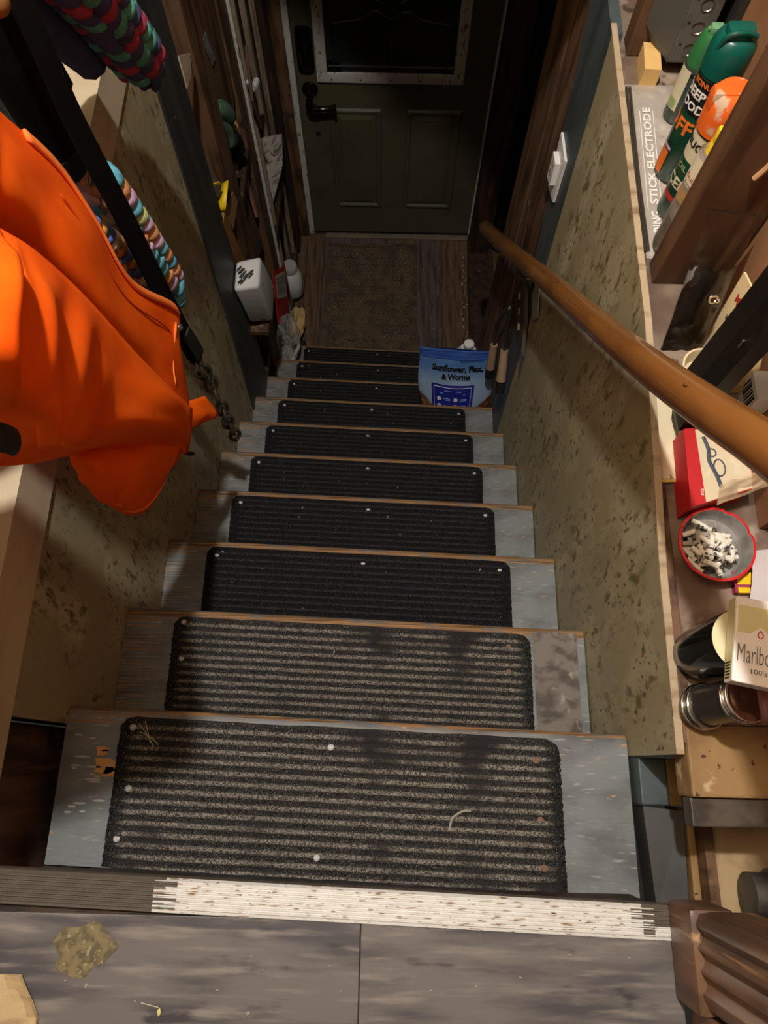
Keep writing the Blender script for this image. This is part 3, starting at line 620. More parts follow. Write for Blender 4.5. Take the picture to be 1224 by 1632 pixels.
bm = BM(); tube(bm, ring_pts((-.36, .884, -.375), .012, (.6, 1, .2), (0, 0, 1), 14, 1.4), .004, 7, closed=True); obj('side_ring', bm, dark_steel, sp, smooth='all')
# black case and black leash behind the coat
cs = empty('black_case', (-.43, .9, .13), 'black cylindrical case hanging behind the orange coat', 'case')
bm = BM(); tube(bm, crom([(-.43, .905, .45), (-.43, .892, .322), (-.43, .900, .231), (-.43, .908, .150)], 6), .036, 16); obj('body', bm, black_m, cs, smooth=True)
bm = BM(); rev(bm, (-.43, .905, .17), (-.43, .909, .128), [(0, .0375), (.012, .0385), (.03, .037), (.042, .033)], 16); obj('end_cap', bm, black_rub, cs, smooth=True)
bm = BM(); tube(bm, crom([(-.43, .908, .45), (-.42, .91, .55), (-.408, .93, .63)], 5), .006, 8); obj('hanging_cord', bm, black_m, cs)
ls = empty('black_leash', (-.445, .94, -.02), 'narrow black webbing leash hanging against the cream ledge', 'leash')
bm = BM(); ribbon(bm, crom([(-.408, .84, .64), (-.44, .87, .40), (-.448, .90, .22), (-.448, .925, .09), (-.448, .94, -.01)], 6), (.1, 1, 0), .030, .004); obj('webbing', bm, black_m, ls)
bm = BM(); ribbon(bm, crom([(-.408, 1.02, .64), (-.455, 1.05, .40), (-.462, 1.07, .22), (-.462, 1.085, .10)], 6), (.1, 1, 0), .018, .004); obj('webbing', bm, black_m, ls)
kb = tag(obj('wooden_knob', (lambda b: (sphere(b, (-.362, .822, .421), .0145, n=14), rev(b, (-.362, .822, .43), (-.40, .835, .62), [(0, .007), (.2, .006)], 10), b)[2])(BM()), mat('pale_knob', (120, 82, 44), rough=.5), smooth=True), 'round tan wooden knob in the top left corner above the black strap', 'knob')
# ------------------------------------------------------------------ orange coat
coat = empty('orange_coat', (-.31, .6, -.17), 'bright orange cloth coat hanging in folds over the left wall', 'coat')
A = [[[-0.496, 0.656, 0.62], [-0.388, 0.746, 0.411], [-0.388, 0.773, 0.338], [-0.378, 0.806, 0.237], [-0.366, 0.805, 0.146], [-0.356, 0.798, 0.023], [-0.346, 0.878, -0.152], [-0.34, 0.822, -0.173], [-0.335, 0.749, -0.253]], [[-0.463, 0.548, 0.662], [-0.324, 0.597, 0.469], [-0.313, 0.603, 0.422], [-0.313, 0.63, 0.347], [-0.308, 0.632, 0.267], [-0.313, 0.647, 0.14], [-0.324, 0.701, -0.034], [-0.324, 0.702, -0.102], [-0.324, 0.704, -0.214]], [[-0.496, 0.462, 0.62], [-0.356, 0.573, 0.402], [-0.356, 0.601, 0.336], [-0.356, 0.62, 0.261], [-0.356, 0.633, 0.146], [-0.356, 0.647, 0.014], [-0.346, 0.655, -0.096], [-0.346, 0.664, -0.159], [-0.335, 0.666, -0.237]]]
B = [[[-0.474, 0.484, 0.641], [-0.313, 0.54, 0.465], [-0.308, 0.559, 0.415], [-0.303, 0.577, 0.363], [-0.303, 0.605, 0.253], [-0.308, 0.646, 0.055], [-0.313, 0.708, -0.203]], [[-0.388, 0.387, 0.684], [-0.232, 0.401, 0.556], [-0.228, 0.414, 0.52], [-0.228, 0.428, 0.471], [-0.243, 0.467, 0.365], [-0.27, 0.54, 0.167], [-0.305, 0.679, -0.181]], [[-0.356, 0.322, 0.684], [-0.216, 0.34, 0.562], [-0.216, 0.354, 0.518], [-0.216, 0.36, 0.472], [-0.228, 0.376, 0.399], [-0.259, 0.482, 0.208], [-0.308, 0.666, -0.195]], [[-0.41, 0.322, 0.62], [-0.291, 0.36, 0.434], [-0.291, 0.378, 0.377], [-0.291, 0.4, 0.317], [-0.303, 0.445, 0.223], [-0.303, 0.515, 0.081], [-0.324, 0.665, -0.248]], [[-0.485, 0.344, 0.577], [-0.356, 0.379, 0.325], [-0.346, 0.399, 0.278], [-0.346, 0.432, 0.209], [-0.346, 0.485, 0.112], [-0.335, 0.555, -0.027], [-0.329, 0.648, -0.258]]]
Cc = [[[-0.356, 0.492, 0.152], [-0.356, 0.543, 0.066], [-0.346, 0.58, -0.008], [-0.346, 0.626, -0.106], [-0.335, 0.677, -0.233]], [[-0.35, 0.469, 0.133], [-0.313, 0.464, 0.139], [-0.308, 0.494, 0.069], [-0.308, 0.539, -0.019], [-0.324, 0.626, -0.205]], [[-0.35, 0.46, 0.098], [-0.324, 0.443, 0.09], [-0.313, 0.459, 0.025], [-0.313, 0.507, -0.05], [-0.324, 0.594, -0.179]], [[-0.356, 0.464, 0.071], [-0.346, 0.456, 0.015], [-0.335, 0.464, -0.057], [-0.335, 0.508, -0.131], [-0.335, 0.592, -0.19]]]
D = [[[-0.335, 0.737, -0.232], [-0.329, 0.764, -0.271], [-0.324, 0.79, -0.307]], [[-0.329, 0.71, -0.232], [-0.319, 0.74, -0.286], [-0.313, 0.786, -0.377]], [[-0.335, 0.698, -0.267], [-0.329, 0.717, -0.291], [-0.324, 0.743, -0.323]]]
def cloth(name, rows, nu, nv, amp, seed, fr, th=.0022):
    R = [[V3(p) for p in r] for r in rows]; bm = BM()
    def F(u, v):
        p = spline_grid(R, u, v); e = min(u, 1-u, .15)/.15*min(1-v, .12)/.12
        q = noise.noise(V3((u*fr[0]+seed, v*fr[1], seed)))+.5*noise.noise(V3((u*fr[0]*2.3, v*fr[1]*2.3+seed, 3)))
        return p+V3((amp*q*e, amp*.4*q*e, 0))
    grid(bm, F, nu, nv); bmesh.ops.recalc_face_normals(bm, faces=bm.faces[:])
    o = obj(name, bm, orange, coat, smooth='all'); thicken(o, th); return R
RA = cloth('body', A, 30, 60, .010, 2, (1.6, 4)); RB = cloth('sleeve', B, 40, 64, .020, 5, (1.3, 6)); RC = cloth('rear_flap', Cc, 20, 24, .010, 9, (2, 3)); cloth('corner_tab', D, 10, 12, .003, 4, (3, 3))
def seam(name, R, u, v0, v1, r=.0022, m=orange_seam, off=(.002, 0, .002)):
    bm = BM(); tube(bm, [spline_grid(R, u, v0+(v1-v0)*i/30)+V3(off) for i in range(31)], r, 6); obj(name, bm, m, coat, smooth='all')
bm = BM(); ribbon(bm, [spline_grid(RA, .035, .30+(.76-.30)*i/40)+V3((.004, 0, .003)) for i in range(41)], (.5, -1, -.4), .013, .004); obj('collar_binding', bm, orange_seam, coat, smooth='all')
bm = BM(); ribbon(bm, [spline_grid(RA, .12+.3*t, .775+.13*t)+V3((.003, -.002*t, .001)) for t in [i/14 for i in range(15)]], (0, .3, 1), .012, .003); obj('button_placket', bm, orange_seam, coat, smooth='all')
seam('fold_seam', RA, .22, .40, .80, .0012, mat('dark_orange_seam', (196, 60, 12), rough=.9), (.0015, 0, 0))
seam('hem_stitch', RC, .93, .05, .9, .0016, off=(.003, 0, .002)); seam('hem_stitch', RC, .80, .03, .4, .0012, off=(.003, -.001, .002))
bm = BM(); p = spline_grid(RA, .05, .815)+V3((.004, 0, .002)); rev(bm, p-V3((.004, 0, .003)), p+V3((.004, -.002, .003)), [(0, .007), (.004, .007), (.0065, .0055), (.008, .003)], 14); obj('snap_button', bm, dark_steel, coat, smooth=True)
bm = BM(); p = spline_grid(RC, .95, .18)+V3((.004, -.003, .003)); rev(bm, p, p+V3((.003, -.002, .003)), [(0, .005), (.003, .004)], 10); obj('snap_button', bm, dark_steel, coat, smooth=True)
bm = BM(); tube(bm, crom([(-0.346, 0.656, -0.249), (-0.337, 0.66, -0.282), (-0.33, 0.666, -0.298)], 4), .004, 6); obj('zip_pull', bm, black_rub, coat)
bm = BM(); tube(bm, crom([(-0.231, 0.324, 0.511), (-0.224, 0.331, 0.491), (-0.229, 0.338, 0.469)], 4), .010, 10, flat=((1, 0, 0), .5)); obj('dark_toggle', bm, black_rub, coat, smooth=True)

# ================================================================== RIGHT LEDGE
LZ = -.075
led = struct('trim_4', Box(.436, .64, .195, 1.75, LZ-.03, LZ), ledge_m)
struct('trim_6', Box(XR+.0125, .4355, .17, 1.42, LZ-.035, LZ+.004, bev=.002), old_wood)
struct('wall_right_upper', Box(.565, .60, .47, .888, LZ+.001, 1.3), mat('brown_panel', (150, 108, 74), [((128, 88, 58), (4, 4, 4), 2, .4, .7), ((172, 132, 96), (8, 8, 3), 2, .6, .75)], rough=.6))
struct('wall_right_upper_near', Box(.66, .70, -.10, .468, -.30, 1.3), MATS['brown_panel'])
struct('wall_right_upper_far', Box(.605, .64, .93, 1.75, LZ+.001, 1.3), MATS['brown_panel'])
s1 = empty('wall_right_framing', (.5, .9, LZ)); s1['kind'] = 'structure'
brs = mat('brown_stud', (104, 74, 50), [((78, 54, 36), (14, 14, 2), 2.2, .42, .64, 6), ((134, 102, 74), (22, 22, 1.5), 1.5, .62, .78, 6)], rough=.55, bump=((20, 20, 3), 4, .2, .002))
sd = obj('stud', Box(.452, .5645, .889, .929, LZ+.0005, 1.3, bev=.003), brs, s1)
bm = BM(); tube(bm, crom([(.515, .884, .21), (.515, .884, .18), (.508, .886, .155)], 4), .004, 7); cyl(bm, (.515, .889, .212), (.515, .877, .214), .006, n=10); obj('bent_nail', bm, mat('pale_nail', (206, 160, 120), rough=.5), sd)
obj('stud', Box(.455, .53, 1.395, 1.44, LZ+.0005, 1.3, bev=.003), brs, s1)
obj('stud', Box(.53, .60, 1.41, 1.50, LZ+.0005, 1.3, bev=.003), brs, s1)
# near timber, strip and cavity under the ledge
struct('trim_7', Box(.424, .66, .105, .194, LZ-.045, LZ+.006, bev=.004), osb)
struct('trim_8', Box(.424, .66, .070, .1045, LZ-.03, LZ-.004, bev=.002), mat('dirty_metal_strip', (92, 82, 72), [((62, 54, 48), U1, 30, .4, .7)], rough=.5, metal=.4))
struct('trim_9', Box(.503, .68, -.06, .155, -.25, -.215), mat('pale_subfloor', (176, 150, 112), [((140, 112, 78), U1, 14, .42, .62, 6)], rough=.8))
struct('trim_10', Box(.488, .502, -.05, .104, -.27, -.205), old_wood)
pp = tag(obj('grey_pipe', (lambda b: (rev(b, (.530, -.022, -.183), (.72, -.030, -.183), [(0, .030), (.03, .030), (.031, .036), (.055, .036), (.056, .030), (.2, .030)], 18), b)[1])(BM()), mat('dirty_pipe', (88, 84, 78), [((60, 56, 52), U1, 30, .4, .65)], rough=.5, metal=.3), smooth=True), 'grey pipe elbow in the hole below the right ledge', 'pipe')
struct('trim_11', Box(.415, .455, .088, .154, ztread(1)-.05, ztread(1)+.030, bev=.002), blue_board)
struct('trim_12', Box(.456, .474, .088, .154, ztread(1)-.05, ztread(1)+.034, bev=.002), osb)
struct('trim_13', Prism([(.419, .086, ztread(1)+.02), (.475, .080, ztread(1)+.03), (.468, -.05, ztread(1)+.03), (.426, -.05, ztread(1)+.02)], (0, 0, -.05)), mat('charcoal_board', (62, 60, 57), [((50, 48, 46), U1, 12, .4, .7)], rough=.5))
struct('trim_14', Box(.476, .487, -.05, .084, ztread(1)-.05, ztread(1)+.035, bev=.003), osb)
# worn fluted casing at the right end of the landing
cg = empty('trim_15', (.37, -.06, 0)); cg['kind'] = 'structure'
bm = BM(); prof = [(-.003, .372), (-.004, .362), (-.012, .358)]
for i in range(3): y = -.016-i*.021; prof += [(y, .3575), (y-.003, .361), (y-.009, .3635), (y-.015, .361), (y-.018, .3575)]
prof += [(-.082, .358), (-.090, .362), (-.092, .372)]
a = [bm.verts.new((x, y, .065)) for y, x in prof]; b = [bm.verts.new((x, y, 1.6)) for y, x in prof]
for i in range(len(prof)-1): bm.faces.new((a[i], a[i+1], b[i+1], b[i]))
bmesh.ops.recalc_face_normals(bm, faces=bm.faces[:]); obj('fluted_board', bm, casing_m, cg, smooth=True)
obj('plinth_block', Box(.352, .40, -.098, .0, .001, .066, bev=.006), casing_m, cg, smooth=True)
obj('jamb_board', Box(.366, .42, -.60, -.099, .001, 1.6, bev=.003), casing_m, cg); obj('jamb_board', Box(.372, .42, -.098, -.002, .067, 1.6), casing_m, cg)
# left recess beside the first tread
struct('trim_16', Box(-.70, XL-.014, -.05, .18, -.50, -.47), dark_wood)
struct('trim_17', Box(-.545, -.515, -.05, .184, -.469, -.12, bev=.003), old_wood); struct('trim_18', Box(-.60, -.546, -.05, .184, -.469, -.10), dark_wood)
# torn cardboard in the bottom left corner
bm = BM()
def Fc(u, v):
    x = -.60+(.60-.313)*u; y = -.33+(.33-.088)*v
    lim = -.355+(.042)*(1-v)*1.6+.006*math.sin(v*17)
    x = -.60+(lim+.60)*u
    return V3((x, y, .004+.010*abs(math.sin(u*7+v*3))+.006*noise.noise(V3((u*7, v*9, 1)))))
grid(bm, Fc, 24, 18); o = obj('cardboard_scrap', bm, creased, loc=(-.45, -.2, 0)); thicken(o, .004)
tag(o, 'tan creased scrap of cardboard lying in the bottom left corner of the landing', 'cardboard')

# ------------------------------------------------------------------ things on the ledge
def can(name, x, y, z0, h, r, mats, bands, label, capparts, tilt=(0, 0), group=None):
    """spray can: bands (t0, t1, radius factor, material) from base to shoulder; capparts(parent, top)"""
    o = empty(name, (x, y, z0), label, 'spray can', group); p0 = V3((x, y, z0)); d = V3((tilt[0], tilt[1], 1)).normalized()
    bm = BM(); rev(bm, p0, p0+d, [(0, r*.92), (.004, r), (h-.004, r), (h, r*.93), (h+.006, r*.8)], 26); obj('body', bm, mats[0], o, smooth=True)
    for i, (t0, t1, m) in enumerate(bands):
        bm = BM(); rev(bm, p0, p0+d, [(t0, r*1.006), (t1, r*1.006)], 26, cap=False); obj('label_band', bm, m, o, smooth=True)
    capparts(o, p0+d*h, d); return o, p0, d
def wrap(p0, d, r, ang, t):
    """lettering that climbs the can: F(u along axis, v around)"""
    u, v = frame(d)
    def F(a, b):
        an = ang+b/r; return p0+d*(t+a)+(u*math.cos(an)+v*math.sin(an))*r*1.012
    return F
def ang_to(d, vec):
    u, v = frame(d); vec = V3(vec); return math.atan2(vec.dot(v), vec.dot(u))
up = V3((0, 0, 1)); face = ang_to(up, (-1, -.35, 0))
# small green can
def cap1(o, p, d):
    bm = BM(); rev(bm, p, p+d, [(0, .0235), (.02, .0225), (.048, .017), (.052, .014)], 22); obj('cap', bm, g_cap, o, smooth=True)
    bm = BM(); box(bm, p.x-.008, p.x+.012, p.y-.008, p.y+.008, p.z+.05, p.z+.062, bev=.003); cyl(bm, p+V3((-.009, 0, .056)), p+V3((-.012, 0, .056)), .003, n=8); obj('spray_nozzle', bm, mat('pale_green_cap', (110, 160, 116), rough=.4), o, smooth=True)
o, p0, d = can('spray_can', .527, 1.238, LZ+.013, .105, .0245, [can_dk], [(.090, .098, can_blk)], 'small green-capped spray can standing behind the taller cans', cap1)
def patch(o, p0, r, a0, a1, t0, t1, m, name='label'):
    u, v = frame(up); bm = BM(); F = lambda s, t: p0+up*(t0+(t1-t0)*t)+(u*math.cos(a0+(a1-a0)*s)+v*math.sin(a0+(a1-a0)*s))*r*1.01
    grid(bm, F, 10, 4); bmesh.ops.recalc_face_normals(bm, faces=bm.faces[:]); return obj(name, bm, m, o, smooth='all')
patch(o, p0, .0245, face-.55, face+.55, .025, .10, pale_lab); patch(o, p0, .0249, face-.35, face+.35, .027, .045, pale_green, 'leaf_print')
# big dark green can
def cap2(o, p, d):
    bm = BM(); rev(bm, p, p+d, [(0, .0325), (.018, .0325), (.04, .0315), (.052, .026), (.056, .018)], 24); obj('cap', bm, g_teal, o, smooth=True)
    bm = BM(); box(bm, p.x-.020, p.x+.020, p.y-.011, p.y+.011, p.z+.050, p.z+.066, bev=.006); obj('spray_trigger', bm, g_teal, o, smooth=True)
    bm = BM(); tube(bm, crom([p+V3((-.026, -.012, .040)), p+V3((-.02, -.016, .062)), p+V3((.0, -.018, .068)), p+V3((.02, -.014, .06))], 5), .004, 8); obj('cap_ridge', bm, g_teal, o, smooth=True)
o, p0, d = can('spray_can', .505, 1.112, LZ+.013, .195, .031, [g_dark], [(.13, .19, can_blk)], 'tall insect repellent can with a dark teal cap and orange lettering', cap2)
for s_, t_, hh, m_, off in (('BONUS', .183, .009, orange_ink, .35), ('DEEP', .165, .015, white_ink, .0), ('WOODS', .144, .0145, white_ink, 0), ('OFF!', .108, .026, orange_ink, 0)):
    u_, v_ = frame(up); F0 = wrap(p0, up, .0312, face+off, t_)
    obj('lettering', text_bm(s_, lambda a, b, F0=F0: F0(b, a), height=hh, bold=.03), m_, o)
patch(o, p0, .0314, face-.5, face+.15, .01, .055, orange_ink, 'orange_print'); patch(o, p0, .0316, face-.45, face+.2, .058, .064, lilac, 'flower_print')
# orange-capped can
def cap3(o, p, d):
    bm = BM(); rev(bm, p, p+d, [(0, .0325), (.03, .0335), (.052, .032), (.06, .026), (.0605, .02)], 24); obj('cap', bm, o_cap, o, smooth=True)
    bm = BM(); box(bm, p.x-.034, p.x+.012, p.y-.012, p.y+.012, p.z+.03, p.z+.064, bev=.007); obj('spray_trigger', bm, o_cap, o, smooth=True)
o, p0, d = can('spray_can', .500, 1.027, LZ+.013, .170, .030, [g_dark], [(.118, .165, pale_lab), (.040, .050, red_ink)], 'dark green spray can with a dusty orange cap, between two taller cans', cap3)
for s_, t_, hh, m_ in (('BUG', .148, .014, ink), ('OIL', .105, .010, pale_green), ('CEL', .075, .020, pale_lab)): obj('lettering', text_bm(s_, (lambda a, b, F0=wrap(p0, up, .0306, face, t_): F0(b, a)), height=hh, bold=.03), m_, o)
# white can with yellow cap
def cap4(o, p, d):
    bm = BM(); rev(bm, p, p+d, [(0, .018), (.022, .017), (.036, .012)], 20); obj('cap', bm, yellow, o, smooth=True)
    bm = BM(); box(bm, p.x-.016, p.x+.012, p.y-.007, p.y+.007, p.z+.02, p.z+.046, bev=.004); obj('spray_nozzle', bm, yellow, o, smooth=True)
o, p0, d = can('spray_can', .481, .957, LZ+.013, .185, .0255, [silver_can], [(.135, .186, mat('ivory_can', (232, 222, 190), rough=.35)), (.105, .128, tan_card)], 'ivory and silver spray can with a yellow cap, right behind the brown stud', cap4)
obj('lettering', text_bm('Fruit', (lambda a, b, F0=wrap(p0, up, .0262, face, .152): F0(b, a)), height=.008), red_ink, o); obj('lettering', text_bm('& Veg', (lambda a, b, F0=wrap(p0, up, .0262, face, .140): F0(b, a)), height=.007), ink, o)
# yellow level stick
ys = empty('yellow_level', (.575, 1.14, LZ), 'narrow yellow spirit level leaning behind the cans against the brown wall', 'level')
bm = Box(.562, .58, 1.13, 1.14, LZ+.0, .42, bev=.002); bmesh.ops.rotate(bm, cent=(.57, 1.135, LZ), matrix=Matrix.Rotation(.05, 3, 'Y'), verts=bm.verts[:]); obj('bar', bm, mat('worn_yellow', (196, 172, 70), [((150, 134, 70), U1, 40, .6, .66)], rough=.5), ys)
bm = BM(); cyl(bm, (.566, 1.129, .155), (.566, 1.124, .155), .006, n=10); obj('vial_screw', bm, steel, ys)
# pouch of welding rods
po = empty('electrode_pouch', (.49, 1.13, LZ), 'flat silver plastic pouch of stick electrodes under the spray cans', 'pouch')
bm = BM()
def Fp(u, v):
    x0 = .443+.006*(1-v); x = x0+(.535-x0)*u; y = .938+.385*v; e = min(u, 1-u, .12)/.12*min(v, 1-v, .08)/.08
    return V3((x, y, LZ+.0015+.0085*e+.0012*noise.noise(V3((u*6, v*12, 2)))*e))
grid(bm, Fp, 22, 40); obj('pouch_film', bm, pouch_m, po, smooth='all')
Fe = lambda a, b: V3((.4725-b+(a)*.03, 1.150+a, LZ+.0112))
obj('lettering', text_bm('STICK ELECTRODE', Fe, width=.215, height=.014, bold=.025), white_ink, po)
obj('lettering', text_bm('WELDING', lambda a, b: V3((.470-b, .985+a, LZ+.0112)), width=.085, height=.017, bold=.03), white_ink, po)
for dx in (-.012, .0115): obj('printed_line', Prism([(.4725+dx-.0006-.0035, 1.03, LZ+.0112), (.4725+dx+.0006-.0035, 1.03, LZ+.0112), (.4725+dx+.0006+.003, 1.25, LZ+.0112), (.4725+dx-.0006+.003, 1.25, LZ+.0112)], (0, 0, .0003)), white_ink, po)
for k_ in range(2):
    bm = BM(); tube(bm, [(.446+k_*.005, .95, LZ+.007), (.444+k_*.005, 1.10, LZ+.008), (.447+k_*.006, 1.31, LZ+.007)], .0028, 7); obj('electrode_rod', bm, dark_steel, po)
# steel electrical box
eb = empty('electrical_box', (.54, 1.37, -.04), 'grey steel electrical box with round knockouts fixed to the brown stud', 'electrical box')
bm = Box(.516, .572, 1.345, 1.394, -.046, .16, bev=.003); obj('box_shell', bm, grey_galv, eb)
bm = Prism([(.516, 1.345, -.046), (.516, 1.345, .16), (.470, 1.392, .16), (.470, 1.392, -.01), (.49, 1.392, -.046)], (.0008, .0008, 0)); obj('side_plate', bm, mat('dull_galv', (96, 94, 88), rough=.6, metal=.4), eb)
for z in (-.02, .02, .06, .10):
    bm = BM(); tube(bm, ring_pts((.545, 1.3445, z), .011, (1, 0, 0), (0, 0, 1), 18), .0012, 5, closed=True); obj('knockout', bm, steel, eb)
    bm = BM(); cyl(bm, (.526, 1.3455, z+.01), (.526, 1.344, z+.01), .002, n=8); obj('screw_hole', bm, ink, eb)
bm = BM(); prism(bm, [(.472, 1.322, LZ), (.502, 1.320, LZ), (.505, 1.385, LZ), (.476, 1.388, LZ)], (0, 0, .035)); tag(obj('wood_shim', bm, mat('pale_pine', (226, 184, 116), [((196, 150, 84), (4, 30, 4), 2, .5, .7)], rough=.6)), 'small block of pale yellow pine at the far end of the ledge', 'wood block')
# clear bag holding a dark pouch, leaning on the stud
cb = empty('clear_bag', (.49, .80, LZ), 'clear plastic bag with a dark pouch inside, leaning on the brown stud', 'plastic bag')
def Fb(u, v, off=0, w0=0.0):
    bl, br, tl, tr_ = V3((.453, .765, LZ+.002)), V3((.518, .768, LZ+.002)), V3((.462, .870, .115)), V3((.540, .872, .105))
    p = bl.lerp(br, u).lerp(tl.lerp(tr_, u), v); b = math.sin(math.pi*u)*math.sin(math.pi*min(1, v*.9+.05))
    return p+V3((0, -.018*b-off, .008*b))+V3((0, .004, .004))*noise.noise(V3((u*5, v*6, 7)))
bm = BM(); grid(bm, lambda u, v: Fb(u, v), 14, 20); o = obj('film', bm, clear, cb, smooth='all')
bm = BM(); grid(bm, lambda u, v: Fb(.05+.9*u, .03+.60*v, -.006), 12, 14); o = obj('dark_pouch', bm, mat('dark_velvet', (104, 101, 99), [((64, 38, 42), U1, 20, .6, .7), ((136, 134, 132), U1, 24, .58, .7)], rough=.6), cb, smooth='all'); thicken(o, .008)
bm = BM(); p = Fb(.62, .45, .004); tube(bm, ring_pts(p, .006, (1, 0, 0), (0, .4, 1), 12), .002, 6, closed=True); sphere(bm, p+V3((.006, -.002, 0)), .004, n=8); obj('metal_ring', bm, chrome, cb)
bm = BM(); tube(bm, [Fb(u, 1) for u in [i/10 for i in range(11)]], .0015, 6); obj('open_rim', bm, clear, cb)
# roll of tape, chips, standing card
tr_ = empty('tape_roll', (.500, .712, LZ), 'cream rimmed tub holding grey bits, beside the dark bar', 'tub')
bm = BM(); rev(bm, (.500, .712, LZ), (.500, .712, 0), [(0, .026), (.036, .0305), (.0375, .0325), (.0395, .0325), (.040, .0295), (.036, .0275), (.016, .024)], 26); obj('tub_wall', bm, mat('cream_tub', (214, 198, 160), rough=.4), tr_, smooth=True)
bm = BM(); [sphere(bm, (.500+.015*math.cos(i*2.4)*(i % 3)/2, .712+.015*math.sin(i*2.4)*(i % 3)/2, LZ+.020), 1, (.009, .008, .005), None, 7) for i in range(9)]; obj('grey_bits', bm, ash_in, tr_)['kind'] = 'stuff'
bm = BM(); box(bm, .487, .496, .698, .706, LZ+.024, LZ+.030); obj('white_chip', bm, white_pl, tr_)
tag(obj('small_metal_cap', (lambda b: (rev(b, (.468, .735, LZ), (.468, .735, LZ+.02), [(0, .008), (.012, .008), (.014, .006)], 14), b)[1])(BM()), chrome, smooth=True), 'tiny shiny metal cap on the ledge beside the cream tub', 'loose_cap')  # small loose cap, use unknown
cd = empty('printed_card', (.535, .79, LZ), 'upright cream printed card leaning on the brown wall behind the dark bar', 'card')
cq = [V3((.535, .745, LZ+.001)), V3((.535, .800, LZ+.001)), V3((.543, .830, .035)), V3((.543, .770, .055))]
obj('card_sheet', Prism(cq, (.003, 0, 0)), mat('cream_card', (230, 204, 156), rough=.6), cd)
bm = text_bm('M', plane_map((.540, .798, .012), (0, -1, .15), (.06, .25, 1)), height=.014, bold=.05); obj('lettering', bm, red_ink, cd)
bm = text_bm('al', plane_map((.538, .79, -.02), (0, -1, .15), (.06, .25, 1)), height=.012, bold=.02); obj('lettering', bm, ink, cd)
# dark upright bar
bar = empty('black_bar', (.455, .64, LZ), 'black painted upright bar standing on the ledge behind the handrail', 'bar')
bm = BM(); q = [(.449, .606), (.447, .640), (.452, .680), (.470, .680), (.472, .606)]
pts = [[V3((x+.005*(z < -.05), .64+(y-.64)*s, z)) for x, y in q] for z, s in ((LZ+.016, .55), (LZ+.022, .8), (LZ+.04, 1), (.62, 1))]
vv = [[bm.verts.new(p) for p in r] for r in pts]
for a, b in zip(vv, vv[1:]):
    for i in range(5): bm.faces.new((a[i], a[(i+1) % 5], b[(i+1) % 5], b[i]))
bm.faces.new(vv[0]); bm.faces.new(vv[-1]); bmesh.ops.recalc_face_normals(bm, faces=bm.faces[:]); obj('bar_body', bm, mat('black_paint', (17, 15, 14), [((30, 26, 24), U1, 18, .56, .7)], rough=.5, spec=.25), bar)
bm = BM(); cyl(bm, (.4475, .622, .16), (.4465, .622, .175), .0018, n=6); cyl(bm, (.4475, .632, .02), (.4465, .630, .012), .0012, n=6); obj('staple', bm, steel, bar)
# papers
pe = tag(obj('paper_envelope', (lambda b: (prism(b, [(.413, .535, LZ+.0055), (.462, .538, LZ+.0055), (.476, .690, LZ+.0055), (.420, .705, LZ+.0055)], (0, 0, .002)), b)[1])(BM()), mat('yellow_envelope', (226, 190, 96), rough=.7)), 'yellow edged envelope under the dirty white paper on the ledge', 'envelope')
bm = BM(); grid(bm, lambda u, v: V3((.4165+.048*u+.008*v, .541+.158*v, LZ+.0078+.003*u*noise.noise(V3((u*4, v*7, 3)))+.0005)), 10, 20); o = obj('dirty_paper', bm, mat('dirty_paper', (222, 206, 172), [((150, 112, 66), U1, 22, .56, .74, 6), ((60, 52, 46), (40, 40, 40), 1.4, .68, .72, 4)], rough=.7)); thicken(o, .0006)
tag(o, 'grimy white paper sheet with brown stains at the ledge edge below the handrail', 'paper')
# red box with a printed top, small carton
rb = empty('red_box', (.50, .54, LZ), 'red cardboard box with a cream printed top next to the ashtray', 'box')
RBq = [(.448, .482), (.540, .512), (.545, .612), (.452, .602)]
obj('carton', Prism([(x, y, LZ+.001) for x, y in RBq], (0, 0, .050)), red_card, rb)
obj('top_label', Prism([(.470, .490, LZ+.051), (.538, .513, LZ+.051), (.543, .610, LZ+.051), (.468, .601, LZ+.051)], (0, 0, .0006)), mat('cream_print', (214, 198, 166), [((236, 226, 204), U1, 16, .5, .7)], rough=.5), rb)
bm = BM(); tube(bm, crom([(.478, .59, LZ+.052), (.483, .57, LZ+.052), (.482, .552, LZ+.052), (.489, .532, LZ+.052), (.494, .512, LZ+.052)], 6), .003, 6, flat=((0, 0, 1), .25)); tube(bm, ring_pts((.487, .565, LZ+.052), .006, (1, 0, 0), (0, 1, 0), 14), .0012, 5, closed=True); tube(bm, ring_pts((.495, .542, LZ+.052), .008, (1, 0, 0), (0, 1, 0), 14, 1.6), .0012, 5, closed=True); obj('printed_drawing', bm, mat('slate_ink', (76, 78, 86), rough=.7), rb)
obj('lettering', text_bm('SIZE', plane_map((.4665, .505, LZ+.0515), (.1, 1, 0), (-1, .1, 0)), height=.004), white_ink, rb)
bm = BM(); grid(bm, lambda u, v: V3((.486+.075*u, .487+.024*v+.030*u, LZ+.047+.018*v+.006*noise.noise(V3((u*4, v*4, 5)))+.003*math.sin(u*9))), 16, 12); o = obj('plastic_wrap', bm, clear_tan, rb, smooth='all')
sc = empty('small_carton', (.462, .64, LZ), 'small red and white carton under the dark bar below the handrail', 'carton')
obj('carton', Box(.462, .500, .612, .642, LZ+.001, LZ+.022, bev=.001), paper, sc); obj('red_stripe', Box(.4615, .5005, .626, .636, LZ+.0005, LZ+.0225), red_card, sc)
